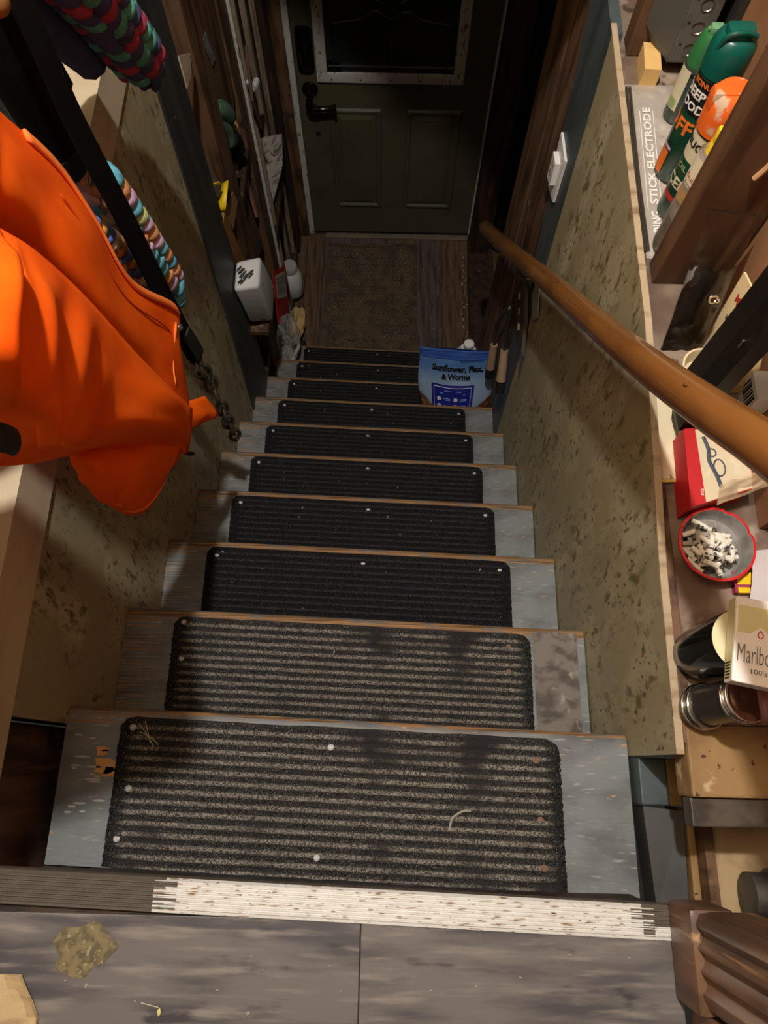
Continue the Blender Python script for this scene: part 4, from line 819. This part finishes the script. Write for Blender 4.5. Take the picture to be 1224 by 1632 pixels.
# crumpled paper bag, white box with barcode, cigarette butt-like stick
bm = BM()
def Fk(u, v):
    th = u*2*math.pi; ph = v*math.pi; n_ = 1+.35*noise.noise(V3((math.cos(th)*1.7, math.sin(th)*1.7, ph*1.6)))
    return V3((.537+.026*n_*math.sin(ph)*math.cos(th), .715+.052*n_*math.sin(ph)*math.sin(th), LZ+.062+.060*n_*-math.cos(ph)))
grid(bm, Fk, 24, 14); bmesh.ops.remove_doubles(bm, verts=bm.verts[:], dist=1e-5); tag(obj('crumpled_bag', bm, crumple_tan), 'crumpled tan paper bag right of the dark bar by the image edge', 'paper bag')
wb = empty('white_box', (.55, .655, LZ), 'small white box with a black barcode at the right edge of the picture', 'box')
obj('carton', Box(.535, .563, .622, .668, LZ+.001, .030, bev=.001), white_pl, wb)
bm = BM()
for i, wd2 in enumerate((.004, .002, .003, .002, .004, .002, .003)): box(bm, .5342, .5349, .628+i*.005, .628+i*.005+wd2*.8, -.005, .022)
obj('barcode', bm, ink, wb)
tag(obj('filter_stick', (lambda b: (cyl(b, (.508, .652, -.038), (.528, .672, -.028), .005, n=12), b)[1])(BM()), paper), 'short white paper stick lying on the tan bag beside the handrail', 'stick')
# ashtray with butts
at_ = empty('ashtray', (.489, .437, LZ), 'round red rimmed ashtray heaped with cigarette butts on the ledge', 'ashtray')
c = V3((.489, .437, LZ)); bm = BM(); prof = [(.0, .041), (.004, .043), (.022, .0525), (.028, .0537), (.0285, .0500), (.025, .0488), (.010, .046), (.006, .043)]
n = 72; notch = (0.35, 1.15, -.9, 2.6, 3.9); R = []
for j, (z, r) in enumerate(prof):
    ring = []
    for i in range(n):
        a = 2*math.pi*i/n; dz = 0
        for q in notch:
            dd = abs((a-q+math.pi) % (2*math.pi)-math.pi)
            if j in (3, 4) and dd < .09: dz = -.005*(1-dd/.13)
        ring.append(bm.verts.new(c+V3((r*math.cos(a), r*math.sin(a), z+dz))))
    R.append(ring)
for j, (a, b) in enumerate(zip(R, R[1:])):
    for i in range(n):
        f = bm.faces.new((a[i], a[(i+1) % n], b[(i+1) % n], b[i])); f.material_index = 1 if j >= 4 else 0
f = bm.faces.new(R[-1][::-1]); f.material_index = 1; bm.faces.new(R[0][::-1]); bmesh.ops.recalc_face_normals(bm, faces=bm.faces[:]); obj('bowl', bm, [ash_red, ash_in], at_, smooth=True)
bm = BM(); grid(bm, lambda u, v: c+V3((-.008+.034*v*math.cos(u*2*math.pi), -.004+.034*v*math.sin(u*2*math.pi), .008+.012*(1-v*v)+.003*noise.noise(V3((u*20, v*9, 1))))), 30, 8); obj('ash_heap', bm, ash_m, at_)['kind'] = 'stuff'
rnd = random.Random(11); first = None
for i in range(46):
    a = rnd.uniform(0, 6.283); rr = math.sqrt(rnd.random())*.034; ln = rnd.uniform(.012, .028); yaw = rnd.uniform(0, 3.14); pit = rnd.uniform(-.15, .15)
    p = c+V3((-.010+rr*math.cos(a), -.003+rr*math.sin(a), .015+.010*(1-(rr/.033)**2)+.004*(i % 3)))
    dv = V3((math.cos(yaw)*math.cos(pit), math.sin(yaw)*math.cos(pit), math.sin(pit)))*ln/2
    bm = BM(); tube(bm, crom([p-dv, p+V3((0, 0, .0012)), p+dv], 3), lambda t: .0042-.0009*abs(math.sin(t*9)), 9)
    o = obj('cigarette_butt', bm, butt_m if i % 4 else mat('grey_butt', (170, 162, 150), [((70, 66, 62), U1, 120, .5, .6)], rough=.9), smooth=True, loc=p); tag(o, 'crushed white cigarette butt in the heap inside the red ashtray' if i % 4 else 'grey ash dusted cigarette butt in the heap inside the red ashtray', 'cigarette butt', 'cigarette butts in the ashtray' if i % 4 else 'grey cigarette butts in the ashtray')
bm = BM()
for i in range(70):
    a = rnd.uniform(0, 6.283); rr = math.sqrt(rnd.random())*.034; sphere(bm, c+V3((-.010+rr*math.cos(a), -.003+rr*math.sin(a), .025+.008*(1-(rr/.034)**2))), 1, (rnd.uniform(.001, .003), rnd.uniform(.001, .0022), .0012), None, 5)
obj('ash_crumbs', bm, ash_m, at_)['kind'] = 'stuff'
# matchbox, pale sheet, cigarette pack, mug, flashlight
mb = empty('matchbox', (.527, .39, LZ), 'little yellow and maroon matchbox under the rim of the ashtray', 'matchbox')
obj('tray', Box(.514, .541, .372, .402, LZ+.001, LZ+.010, bev=.001), yellow, mb); obj('striker_band', Box(.5135, .5415, .380, .384, LZ+.0008, LZ+.0104), wine, mb); obj('striker_band', Box(.5135, .518, .372, .402, LZ+.0008, LZ+.0102), wine, mb)
bm = BM(); grid(bm, lambda u, v: V3((.522+.09*u+.018*v, .345+.085*v, LZ+.018+.05*u+.008*math.sin(v*3))), 8, 8); o = obj('grey_sheet', bm, lav); thicken(o, .0008); tag(o, 'pale grey tilted sheet of paper above the cigarette pack', 'paper')
mg = empty('mug', (.4525, .285, LZ), 'glossy black mug with a cream inside under the cigarette pack', 'mug')
bm = BM(); rev(bm, (.4525, .285, LZ), (.4525, .285, 0), [(0, .030), (.004, .034), (.03, .0365), (.130, .0375), (.134, .0365)], 30); obj('mug_body', bm, black_gloss, mg, smooth=True)
bm = BM(); rev(bm, (.4525, .285, LZ), (.4525, .285, 0), [(.1345, .0368), (.1355, .0355), (.130, .0345), (.03, .031), (.012, .027)], 30); obj('mug_inside', bm, mat('cream_glaze', (226, 216, 176), rough=.25), mg, smooth=True)
pk = empty('cigarette_pack', (.4575, .2775, .066), 'cream and gold cigarette pack lying across the black mug', 'cigarette pack')
ax = V3((.19, .97, .0)).normalized(); ay = V3((1, -.19, .02)); ay = (ay-ax*ay.dot(ax)).normalized(); an = ay.cross(ax).normalized()
if an.z < 0: an = -an
pc = V3((.4575, .2775, .0775)); rot = Matrix((ay, ax, an)).transposed().to_4x4()
def loc_bm(bm): bm.transform(Matrix.Translation(pc) @ rot); return bm
obj('pack_shell', loc_bm(Box(-.029, .029, -.050, .050, -.011, .011, bev=.0015)), pack_m, pk)
obj('gold_roof', loc_bm(Prism([(-.026, .040, .0111), (.026, .040, .0111), (.026, .008, .0111), (.012, .008, .0111), (.0, .018, .0111), (-.012, .008, .0111), (-.026, .008, .0111)], (0, 0, .0004))), pack_gold, pk)
obj('lid_line', loc_bm(Box(-.0292, .0292, .036, .0368, -.0112, .0113)), pale_lab, pk)
obj('side_panel', loc_bm(Box(-.0294, -.0288, -.048, .048, -.009, .009)), pack_gold, pk)
Fk2 = lambda a, b: pc+ay*a+ax*b+an*.0116
obj('lettering', text_bm('Marlboro', lambda a, b: Fk2(a, b-.016), width=.050, height=.021, bold=-.01), ink_grey, pk)
obj('lettering', text_bm("100's", lambda a, b: Fk2(a, b-.035), width=.018, height=.006), ink_grey, pk)
bm = BM(); tube(bm, [Fk2(.003*math.cos(t), .008+.004*math.sin(t)) for t in [i*.5236 for i in range(12)]], .0006, 5, closed=True); tube(bm, [Fk2(0, .011), Fk2(0, .014)], .0007, 5); obj('crest', bm, red_ink, pk)
bm = BM()
for i in range(6): box(bm, -.0298, -.0293, -.046+i*.0035, -.046+i*.0035+.0018, -.007, .005)
obj('barcode', loc_bm(bm), ink, pk)
fl_ = empty('flashlight', (.445, .217, LZ), 'stubby dark metal flashlight standing at the near end of the ledge', 'flashlight')
f0, f1 = V3((.442, .216, LZ+.016)), V3((.462, .221, .030)); fd = (f1-f0).normalized(); L_ = (f1-f0).length
bm = BM(); rev(bm, f0, f1, [(-.012, .012), (-.010, .022), (0, .0275), (.004, .0265), (.010, .0265), (.012, .0275), (.016, .0275), (.018, .0255), (L_-.016, .0255), (L_-.014, .0275), (L_-.010, .0275)], 28); obj('barrel', bm, gun, fl_, smooth=True)
for t_ in (.002, .014, L_-.012, L_-.002): bm = BM(); tube(bm, ring_pts(f0+fd*t_, .0275, frame(fd)[0], frame(fd)[1], 28), .0022, 8, closed=True); obj('bezel_ring', bm, chrome, fl_, smooth='all')
bm = BM(); rev(bm, f0+fd*(L_-.010), f1+fd, [(0, .0265), (.010, .0265), (.009, .022), (.003, .012)], 28); obj('reflector', bm, chrome, fl_, smooth=True)
tag(obj('leather_wallet', (lambda b: (box(b, .472, .57, .188, .240, .032, .052, bev=.006), b)[1])(BM()), mat('red_brown_leather', (104, 54, 34), rough=.5), smooth=True), 'reddish brown leather case lying over the flashlight lens at the right edge', 'case')

# ================================================================== LOWER LEFT: THINGS IN THE STUD BAYS
tb = empty('foam_tub', (-.42, 1.70, -1.50), 'soot marked white foam tub lying on its side in the left stud bay', 'tub')
fq = [V3((-0.385, 1.639, -0.966)), V3((-0.385, 1.729, -1.235)), V3((-0.385, 1.595, -1.256)), V3((-0.385, 1.534, -0.980))]
sh = V3((-.075, -.030, .020)); bm = BM(); bk = [p+sh for p in fq]; cen = sum(fq, V3())/4
A_ = [bm.verts.new(p) for p in fq]; B_ = [bm.verts.new(p.lerp(cen+sh, .06)) for p in bk]
bm.faces.new(A_); bm.faces.new(B_[::-1])
for i in range(4): bm.faces.new((A_[i], B_[i], B_[(i+1) % 4], A_[(i+1) % 4]))
bmesh.ops.recalc_face_normals(bm, faces=bm.faces[:])
bmesh.ops.bevel(bm, geom=bm.edges[:], offset=.014, segments=3, profile=.6, affect='EDGES')
obj('shell', bm, foam, tb, smooth=True)
bm = BM()
for i in range(16):
    a_ = random.random(); b_ = .2+.5*random.random(); p = fq[0].lerp(fq[3], b_)+sh*(.25+.5*a_)+V3((0, -.001, .003)); tube(bm, [p, p+(fq[3]-fq[0])*.12+sh*.15], .0022, 5)
obj('soot_marks', bm, soot, tb)['kind'] = 'stuff'
tag(obj('shelf_board', Box(-.473, -.40, 1.56, 1.735, -1.292, -1.270, bev=.002), old_wood), 'small brown shelf board under the white foam tub in the left bays', 'shelf')
# barcode card
bc = empty('red_card', (-.455, 2.12, -2.0), 'red hang card with a white barcode panel, tucked behind the clear bag', 'card')
q = [V3((-.462, 2.05, -1.58)), V3((-.45, 2.24, -1.78)), V3((-.45, 2.10, -2.02)), V3((-.462, 1.95, -1.80))]
obj('card_sheet', Prism(q, (-.004, 0, 0)), red_card, bc)
G = lambda a, b: q[0].lerp(q[1], a).lerp(q[3].lerp(q[2], a), b)+V3((.0012, 0, 0))
obj('barcode_panel', Prism([G(.1, .08), G(.92, .08), G(.92, .52), G(.1, .52)], (.0006, 0, 0)), paper, bc)
for i in range(9): a = .16+i*.08; obj('bar', Prism([G(a, .13), G(a+.03, .13), G(a+.03, .45), G(a, .45)], (.0014, 0, 0)), ink_grey, bc)
# clear crumpled plastic bag
pb = empty('crumpled_clear_bag', (-.44, 1.90, -2.0), 'crumpled clear plastic bag lying on the step end at the lower left', 'plastic bag')
def lump(c, r, seed, nu=22, nv=12, am=.4):
    bm = BM(); c = V3(c)
    def F(u, v):
        th = u*2*math.pi; ph = v*math.pi; k = 1+am*noise.noise(V3((math.cos(th)*2, math.sin(th)*2+seed, ph*1.8)))
        return c+V3((r[0]*k*math.sin(ph)*math.cos(th), r[1]*k*math.sin(ph)*math.sin(th), -r[2]*k*math.cos(ph)))
    grid(bm, F, nu, nv); bmesh.ops.remove_doubles(bm, verts=bm.verts[:], dist=1e-5); return bm
crinkly = mat('crinkly_film', (190, 186, 178), rough=.12, alpha=.38, spec=.9, bump=(U1, 70, 1, .01))
obj('film', lump((-.435, 1.965, -1.90), (.045, .07, .10), 1), crinkly, pb); obj('film', lump((-.43, 1.84, -1.90), (.04, .06, .035), 4), crinkly, pb)
bm = BM(); tube(bm, crom([(-.40, 1.99, -1.98), (-.39, 1.93, -1.955), (-.40, 1.85, -1.90), (-.41, 1.80, -1.89)], 6), .008, 8); obj('twisted_neck', bm, paper, pb)
# white bottle
wbt = empty('white_bottle', (-.475, 2.46, ZF), 'white plastic bottle standing in the corner left of the door', 'bottle')
bm = BM(); rev(bm, (-.470, 2.42, ZF+.05), (-.470, 2.42, 0), [(0, .046), (.006, .05), (.14, .05), (.17, .035)], 22); obj('bottle_body', bm, white_pl, wbt, smooth=True)
bm = BM(); rev(bm, (-.470, 2.42, ZF+.22), (-.470, 2.42, 0), [(0, .036), (.035, .036), (.04, .032)], 20); obj('screw_cap', bm, mat('grey_cap', (170, 166, 156), rough=.5), wbt, smooth=True)
bm = BM(); cyl(bm, (-.420, 2.41, ZF+.13), (-.419, 2.41, ZF+.13), .012, n=12); obj('blue_print', bm, mat('dull_blue', (120, 130, 160), rough=.6), wbt)
# newspaper
nwp = empty('newspaper', (-.50, 2.40, -1.5), 'folded newspaper wedged upright between the left studs near the door', 'newspaper')
nq = [V3((-.545, 2.56, -1.39)), V3((-.45, 2.66, -1.455)), V3((-.45, 2.555, -1.52)), V3((-.50, 2.43, -1.63))]
bm = BM(); grid(bm, lambda a, b: nq[0].lerp(nq[1], a).lerp(nq[3].lerp(nq[2], a), b)+V3((.012*math.sin(b*3.1)*math.sin(a*3.1), 0, 0)), 10, 14); o = obj('folded_sheet', bm, newsprint, nwp, smooth='all'); thicken(o, .004)
Gn = lambda a, b: nq[0].lerp(nq[1], a).lerp(nq[3].lerp(nq[2], a), b)+V3((.012*math.sin(b*3.1)*math.sin(a*3.1)+.003, 0, 0))
for s_, b_ in (('NEWS', .33), ('CITY', .52)): obj('headline', text_bm(s_, lambda a, b, b_=b_: Gn(.60+a*4.2, b_-b*2.2), width=.13, height=.05, bold=.03), ink, nwp)
bm = BM()
for i in range(7): prism(bm, [Gn(.15, .66+i*.045), Gn(.85, .66+i*.045), Gn(.85, .672+i*.045), Gn(.15, .672+i*.045)], (.0006, 0, 0))
obj('text_lines', bm, ink_grey, nwp)
# green glove, wad of straw paper, black pliers
gv = empty('green_glove', (-.52, 2.0, -.95), 'green work glove stuffed between the left studs', 'glove')
bm = BM(); tube(bm, crom([(-.50, 1.90, -.66), (-.49, 1.94, -.70), (-.488, 1.985, -.76)], 5), lambda t: .028+.006*t, 10); obj('finger', bm, green_cloth, gv, smooth='all')
bm = BM(); tube(bm, crom([(-.50, 1.90, -.70), (-.488, 1.95, -.78), (-.49, 1.96, -.84)], 5), .022, 10); obj('finger', bm, green_cloth, gv, smooth='all')
bm = BM(); tube(bm, crom([(-.485, 1.96, -.83), (-.48, 2.00, -.86), (-.482, 2.02, -.92)], 5), .024, 10); obj('cuff', bm, black_rub, gv, smooth='all')
tag(obj('straw_wad', lump((-.52, 2.07, -.90), (.04, .035, .07), 7), crumple_tan), 'crumpled tan paper wad beside the green glove', 'paper')
# tape reel, cardboard and tape
rl_ = tag(obj('cable_reel', (lambda b: (rev(b, (-.545, 1.70, -.80), (-.485, 1.71, -.79), [(0, .10), (.01, .10), (.012, .075), (.045, .075), (.047, .10), (.06, .10)], 28), b)[1])(BM()), mat('grey_brown', (112, 96, 84), rough=.7), smooth=True), 'grey brown disc-shaped reel behind the grey corner board', 'reel')
tpz = empty('yellow_tape', (-.47, 1.66, -.80), 'yellow plastic tape curl hooked on the tan card', 'tape')
bm = BM(); ribbon(bm, [(-.474+.012*math.sin(t), 1.70+.045*math.cos(t), -.785+.035*math.sin(t)) for t in [i*.2 for i in range(18)]], (1, .2, .5), .024, .003); obj('tape_curl', bm, yellow, tpz, smooth='all')
bm = BM(); ribbon(bm, [(-.474, 1.625, -.66), (-.468, 1.645, -.675), (-.470, 1.665, -.70)], (1, .2, .5), .026, .003); obj('tape_end', bm, yellow, tpz)
tag(obj('tan_card', Prism([(-.468, 1.665, -.81), (-.466, 1.79, -.86), (-.468, 1.83, -.94), (-.468, 1.70, -.92)], (-.003, 0, 0)), tan_card), 'small tan cardboard tag below the yellow tape', 'card')
tag(obj('leaning_plank', Prism([(-.462, 1.60, -.78), (-.462, 1.64, -.78), (-.462, 1.72, -1.10), (-.462, 1.66, -1.10)], (-.03, 0, 0)), mat('honey_wood', (150, 104, 56), rough=.6)), 'honey brown wood strip leaning behind the grey corner board', 'plank')
tag(obj('brown_plank', Prism([(-.490, 1.88, -1.02), (-.490, 2.0, -1.02), (-.490, 2.10, -1.48), (-.490, 1.98, -1.40)], (-.02, 0, 0)), old_wood), 'reddish brown board leaning upright behind the white foam tub', 'plank')
tag(obj('pink_strip', Prism([(-.484, 2.05, -1.10), (-.484, 2.075, -1.10), (-.484, 2.10, -1.30), (-.484, 2.08, -1.30)], (-.008, 0, 0)), pink_m), 'narrow faded pink strip standing beside the brown leaning board', 'strip')
tag(obj('grey_lath', Prism([(-.482, 2.12, -1.14), (-.482, 2.17, -1.14), (-.482, 2.20, -1.50), (-.482, 2.15, -1.50)], (-.012, 0, 0)), low_plank_g), 'short grey lath standing right of the pink strip', 'lath')
tag(obj('foil_scrap', Prism([(-.480, 1.905, -.46), (-.480, 1.955, -.47), (-.480, 1.985, -.57), (-.480, 1.945, -.56)], (.002, 0, 0)), mat('foil', (196, 196, 196), [((120, 120, 120), U1, 40, .5, .6)], rough=.35, metal=.6)), 'crinkled silver foil scrap on the left boards', 'foil')
pst = empty('perforated_strip', (-.5, 1.76, -.38), 'cream perforated plastic strip behind the end of the thick rope', 'strip')
obj('strip_sheet', Prism([(-.462, 1.63, -.28), (-.462, 1.72, -.345), (-.462, 1.70, -.375), (-.462, 1.625, -.36)], (-.004, 0, 0)), cream, pst)
for i in range(5): t = i/4; bm = BM(); p = V3((-.461, 1.712-.02*t, -.349-.022*t)); cyl(bm, p, p-V3((.001, 0, 0)), .0035, n=8); obj('hole', bm, ink, pst)
tag(obj('white_hook', (lambda b: (tube(b, crom([(-.474, 2.33, -.93), (-.468, 2.335, -.965), (-.466, 2.36, -.975), (-.462, 2.40, -.985)], 4), .011, 8), b)[1])(BM()), white_pl, smooth=True), 'tiny white plastic hook on the far left boards', 'hook')
tag(obj('long_stick', (lambda b: (tube(b, [(-.462, 2.33, -.80), (-.462, 2.27, -.95), (-.462, 2.33, -1.12)], .006, 6), b)[1])(BM()), low_plank), 'thin bent wooden stick against the far left studs', 'stick')
tag(obj('debris_heap', lump((-.455, 2.22, ZF+.06), (.05, .09, .04), 12, am=.7), crumple_tan), 'small heap of crumpled rubbish on the floor below the red card', 'rubbish')
kn = tag(obj('black_knob', (lambda b: (rev(b, (-.45, 2.10, ZF+.04), (-.39, 2.11, ZF+.05), [(0, .010), (.03, .010), (.035, .020), (.055, .020), (.06, .012)], 14), b)[1])(BM()), black_rub, smooth=True), 'black round knob poking out of the floor rubbish at left', 'black_knob')  # plain black knob sticking out of the rubbish

# ================================================================== SEED BAG, JUG, TOOLS
sb = empty('seed_bag', (.28, 1.50, ztread(8)), 'blue stand-up bag of sunflower, flax and worm bird food on the stairs', 'bag')
zb = ztread(8)+.008
# half width and centre along the height
def bagpt(u, v, back=0):
    """u across 0..1, v up 0..1"""
    w0 = .118+.022*math.sin(math.pi*v*.9)+.006*v; w0 += .010*max(0, v-.85)/.15*(1 if u < .5 else .0)
    cx = .288-.016*v; x = cx+(u-.5)*2*w0
    y = 1.455+.075*v; z = zb+(.335+.020*(1-u)*v)*v
    dep = .042*(1-v)**.6*(math.sin(math.pi*u)**.7 if 0 < u < 1 else 0)+.006*math.sin(math.pi*u)
    q = .005*noise.noise(V3((u*4, v*5, 2)))*(1-abs(2*u-1))
    return V3((x, y+(dep if back else -dep)+q, z))
def bagmi(u, v):
    if v < .36*abs(u-.5)*2+.02: return 2
    if v > .90+.03*math.sin(u*7): return 0
    return 1
bm = BM(); grid(bm, lambda u, v: bagpt(u, v), 40, 44, bagmi); obj('front_panel', bm, [bag_blue, mat('bag_sky_fade', (168, 196, 226), [((92, 136, 196), (1, 1, 1), .01, -.5, .5, 2, 'Z', .19, .30)], rough=.4), bag_brown], sb, smooth='all')
bm = BM(); grid(bm, lambda u, v: bagpt(u, v, 1), 20, 20); obj('back_panel', bm, bag_blue, sb, smooth='all')
bm = BM(); tube(bm, [bagpt(i/20, 1) for i in range(21)], .004, 6); obj('top_seal', bm, bag_blue, sb); bm = BM(); tube(bm, [bagpt(i/20, .93)+V3((0, -.002, 0)) for i in range(21)], .0022, 6); obj('zip_line', bm, bag_blue, sb)
def bagF(u0, v0, off=.0025): return lambda a, b: bagpt(u0+a/.27, v0+b/.345)+V3((0, -off, off*.3))
bm = BM(); F = bagF(.45, .36, .0022); grid(bm, lambda u, v: F(-.075+.15*u, -.115+.195*v), 16, 14); obj('blue_label', bm, bag_label, sb, smooth='all')
obj('lettering', text_bm('Sunflower, Flax,', bagF(.50, .80), width=.180, height=.034, bold=.05), ink, sb)
obj('lettering', text_bm('& Worms', bagF(.48, .70), width=.100, height=.028, bold=.05), ink, sb)
bm = BM(); F = bagF(.45, .36, .0032)
for (a0, b0, a1, b1) in ((-.066, .068, .066, .068), (-.066, -.07, .066, -.07), (-.066, -.07, -.066, .068), (.066, -.07, .066, .068)):
    tube(bm, [F(a0+(a1-a0)*i/10, b0+(b1-b0)*i/10) for i in range(11)], .0009, 5)
obj('label_frame', bm, white_ink, sb)
for a0 in (-.048, .012):
    for b0 in (.010, -.024):
        bm = BM(); pts = [bm.verts.new(F(a0+.008*math.cos(t), b0+.010*math.sin(t))) for t in [i*.5236 for i in range(12)]]; bm.faces.new(pts); obj('round_icon', bm, white_ink, sb)
bm = BM()
for a0 in (-.032, .028):
    for b0 in (.012, .005, -.022, -.029): tube(bm, [F(a0, b0), F(a0+.024, b0)], .0008, 5)
tube(bm, [F(-.03, .05), F(.03, .05)], .0016, 5); tube(bm, [F(-.045, .036), F(.045, .036)], .0008, 5); obj('label_text', bm, bag_sky, sb)
jg = empty('white_jug', (.345, 1.76, ztread(9)), 'white plastic jug hidden behind the blue seed bag', 'jug')
bm = BM(); rev(bm, (.345, 1.735, ztread(9)+.007), (.345, 1.735, 0), [(0, .05), (.01, .052), (.18, .052), (.235, .028), (.24, .022)], 22); obj('jug_body', bm, white_pl, jg, smooth=True)
bm = BM(); rev(bm, (.345, 1.735, ztread(9)+.247), (.345, 1.735, 0), [(0, .021), (.028, .021), (.032, .017)], 18); obj('jug_cap', bm, white_pl, jg, smooth=True)
# hedge shears hanging on the right wall
hs = empty('hedge_shears', (.385, 1.45, -1.2), 'old hedge shears with tan grips hanging low on the right wall', 'shears')
def grip(p0, p1, name='grip'):
    p0, p1 = V3(p0), V3(p1); d = (p1-p0); bm = BM(); tube(bm, [p0, p0+d*.5, p1], lambda t: .013+.003*t, 12); obj(name, bm, tool_grip, hs, smooth=True)
    bm = BM(); tube(bm, [p1, p1+d*.22, p1+d*.42], lambda t: .016-.002*t, 12); obj('grip_end', bm, black_rub, hs, smooth=True)
grip((.385, 1.505, -1.235), (.385, 1.474, -1.335)); grip((.388, 1.375, -1.06), (.388, 1.315, -1.145))
bm = BM(); tube(bm, crom([(.385, 1.505, -1.235), (.386, 1.54, -1.17), (.386, 1.50, -1.04), (.386, 1.44, -.93)], 6), .0055, 8); obj('handle_arm', bm, gun, hs, smooth=True)
bm = BM(); tube(bm, crom([(.388, 1.375, -1.06), (.388, 1.41, -1.01), (.388, 1.42, -.95), (.388, 1.43, -.90)], 6), .0055, 8); obj('handle_arm', bm, gun, hs, smooth=True)
bm = BM(); tube(bm, crom([(.395, 1.46, -1.10), (.395, 1.44, -1.02), (.395, 1.40, -.99)], 5), .004, 8); obj('bumper', bm, gun, hs, smooth=True)
obj('blade', Prism([(.386, 1.44, -.93), (.386, 1.47, -.93), (.386, 1.56, -.62), (.386, 1.54, -.62)], (.003, 0, 0)), dark_steel, hs)
fs_ = empty('folding_saw', (.395, 1.36, -.8), 'grey folding saw with three pale notches hanging under the handrail', 'saw')
obj('saw_sheath', Prism([(.398, 1.455, -.80), (.398, 1.395, -.77), (.398, 1.30, -.80), (.398, 1.235, -.865), (.398, 1.265, -.885), (.398, 1.36, -.87)], (.010, 0, 0)), mat('sheath', (74, 64, 54), rough=.7), fs_)
for i in range(3): t = i/2; p = V3((.3975, 1.418-.085*t, -.842-.028*t)); bm = BM(); cyl(bm, p+V3((0, .010, .004)), p+V3((0, -.008, -.003)), .004, n=8); obj('notch_tooth', bm, tool_grip, fs_)
obj('saw_tip', Prism([(.397, 1.262, -.862), (.397, 1.235, -.852), (.397, 1.205, -.885), (.397, 1.235, -.895)], (.003, 0, 0)), steel, fs_)
pg = tag(obj('white_tag', Prism([(.4065, 1.395, -.705), (.4065, 1.315, -.632), (.4065, 1.235, -.680), (.4065, 1.27, -.745)], (.002, 0, 0)), mat('grey_tag', (160, 158, 150), rough=.5)), 'pale grey metal tag on the right wall just under the handrail', 'tag')
# light switch plate
sw = empty('switch_plate', (XR, 1.44, -.41), 'white plastic outlet plate on the blue grey board at the right', 'outlet')
obj('plate', Prism([(XR+.001, 1.500, -.345), (XR+.001, 1.405, -.335), (XR+.001, 1.402, -.455), (XR+.001, 1.478, -.484)], (-.006, 0, 0)), white_pl, sw)
obj('receptacle', Prism([(XR-.005, 1.475, -.375), (XR-.005, 1.430, -.368), (XR-.005, 1.428, -.43), (XR-.005, 1.470, -.445)], (-.012, 0, 0)), white_pl, sw)
bm = BM()
for z in (-.39, -.415): box(bm, XR-.0175, XR-.0165, 1.444, 1.448, z-.006, z+.004); box(bm, XR-.0175, XR-.0165, 1.456, 1.460, z-.006, z+.004)
obj('socket_slot', bm, ink, sw)
# ------------------------------------------------------------------ lint and crumbs
bm = BM(); rnd = random.Random(21)
def fleck(x, y, z, s):
    a = rnd.uniform(0, 3.14); tube(bm, [(x-s*math.cos(a), y-s*math.sin(a), z), (x, y, z+.001), (x+s*math.cos(a), y+s*math.sin(a), z)], s*.28+.0003, 4)
for k in range(1, 11):
    for i in range(9 if k > 2 else 7):
        x = rnd.uniform(-.36, .29); y = k*RUN-rnd.uniform(.015, .15 if k < 4 else .11); fleck(x, y+SK*x, ztread(k)+.008, rnd.choice((.0008, .001, .0013, .0025)))
tag(obj('lint_flecks', bm, debris_m), 'scattered pale lint and crumbs lying on the stair carpets', 'lint', kind='stuff')
bm = BM()
for i in range(46): fleck(rnd.uniform(-.3, .42), rnd.uniform(2.1, 2.8), ZF+.0095, rnd.uniform(.002, .005))
for i in range(20): fleck(rnd.uniform(.39, .428), rnd.uniform(2.2, 2.75), ZF+.004, rnd.uniform(.004, .008))
tag(obj('floor_crumbs', bm, debris_m), 'pale crumbs scattered over the lower landing and its brown mat', 'crumbs', kind='stuff')
bm = BM()
for i in range(10): fleck(rnd.uniform(-.38, .33), rnd.uniform(-.13, -.05), .0012, rnd.uniform(.0006, .0014))
tag(obj('landing_crumbs', bm, debris_m), 'few pale crumbs on the vinyl planks of the top landing', 'crumbs', kind='stuff')
gs = empty('dry_grass', (-.345, .185, ztread(1)), 'few dry grass stalks at the front edge of the top carpet tread', 'grass')
for a, b in (((-.352, .188), (-.325, .155)), ((-.343, .192), (-.331, .160)), ((-.350, .176), (-.318, .158))):
    bm = BM(); tube(bm, crom([(a[0], a[1], ztread(1)+.010), ((a[0]+b[0])/2, (a[1]+b[1])/2+.003, ztread(1)+.014), (b[0], b[1], ztread(1)+.010)], 4), .0006, 5); obj('stalk', bm, mat('straw', (200, 186, 150), rough=.8), gs)
sd_ = empty('sprout_seed', (-.21, -.116, 0), 'single pale seed with a thin stalk on the vinyl landing', 'seed')
bm = BM(); sphere(bm, (-.208, -.121, .0022), 1, (.0022, .004, .0018), None, 8); obj('seed_body', bm, mat('seed', (220, 204, 130), rough=.5), sd_, smooth=True)
bm = BM(); tube(bm, [(-.229, -.113, .001), (-.218, -.115, .002), (-.209, -.117, .0015)], .0005, 5); obj('stalk', bm, mat('straw', (200, 186, 150)), sd_)
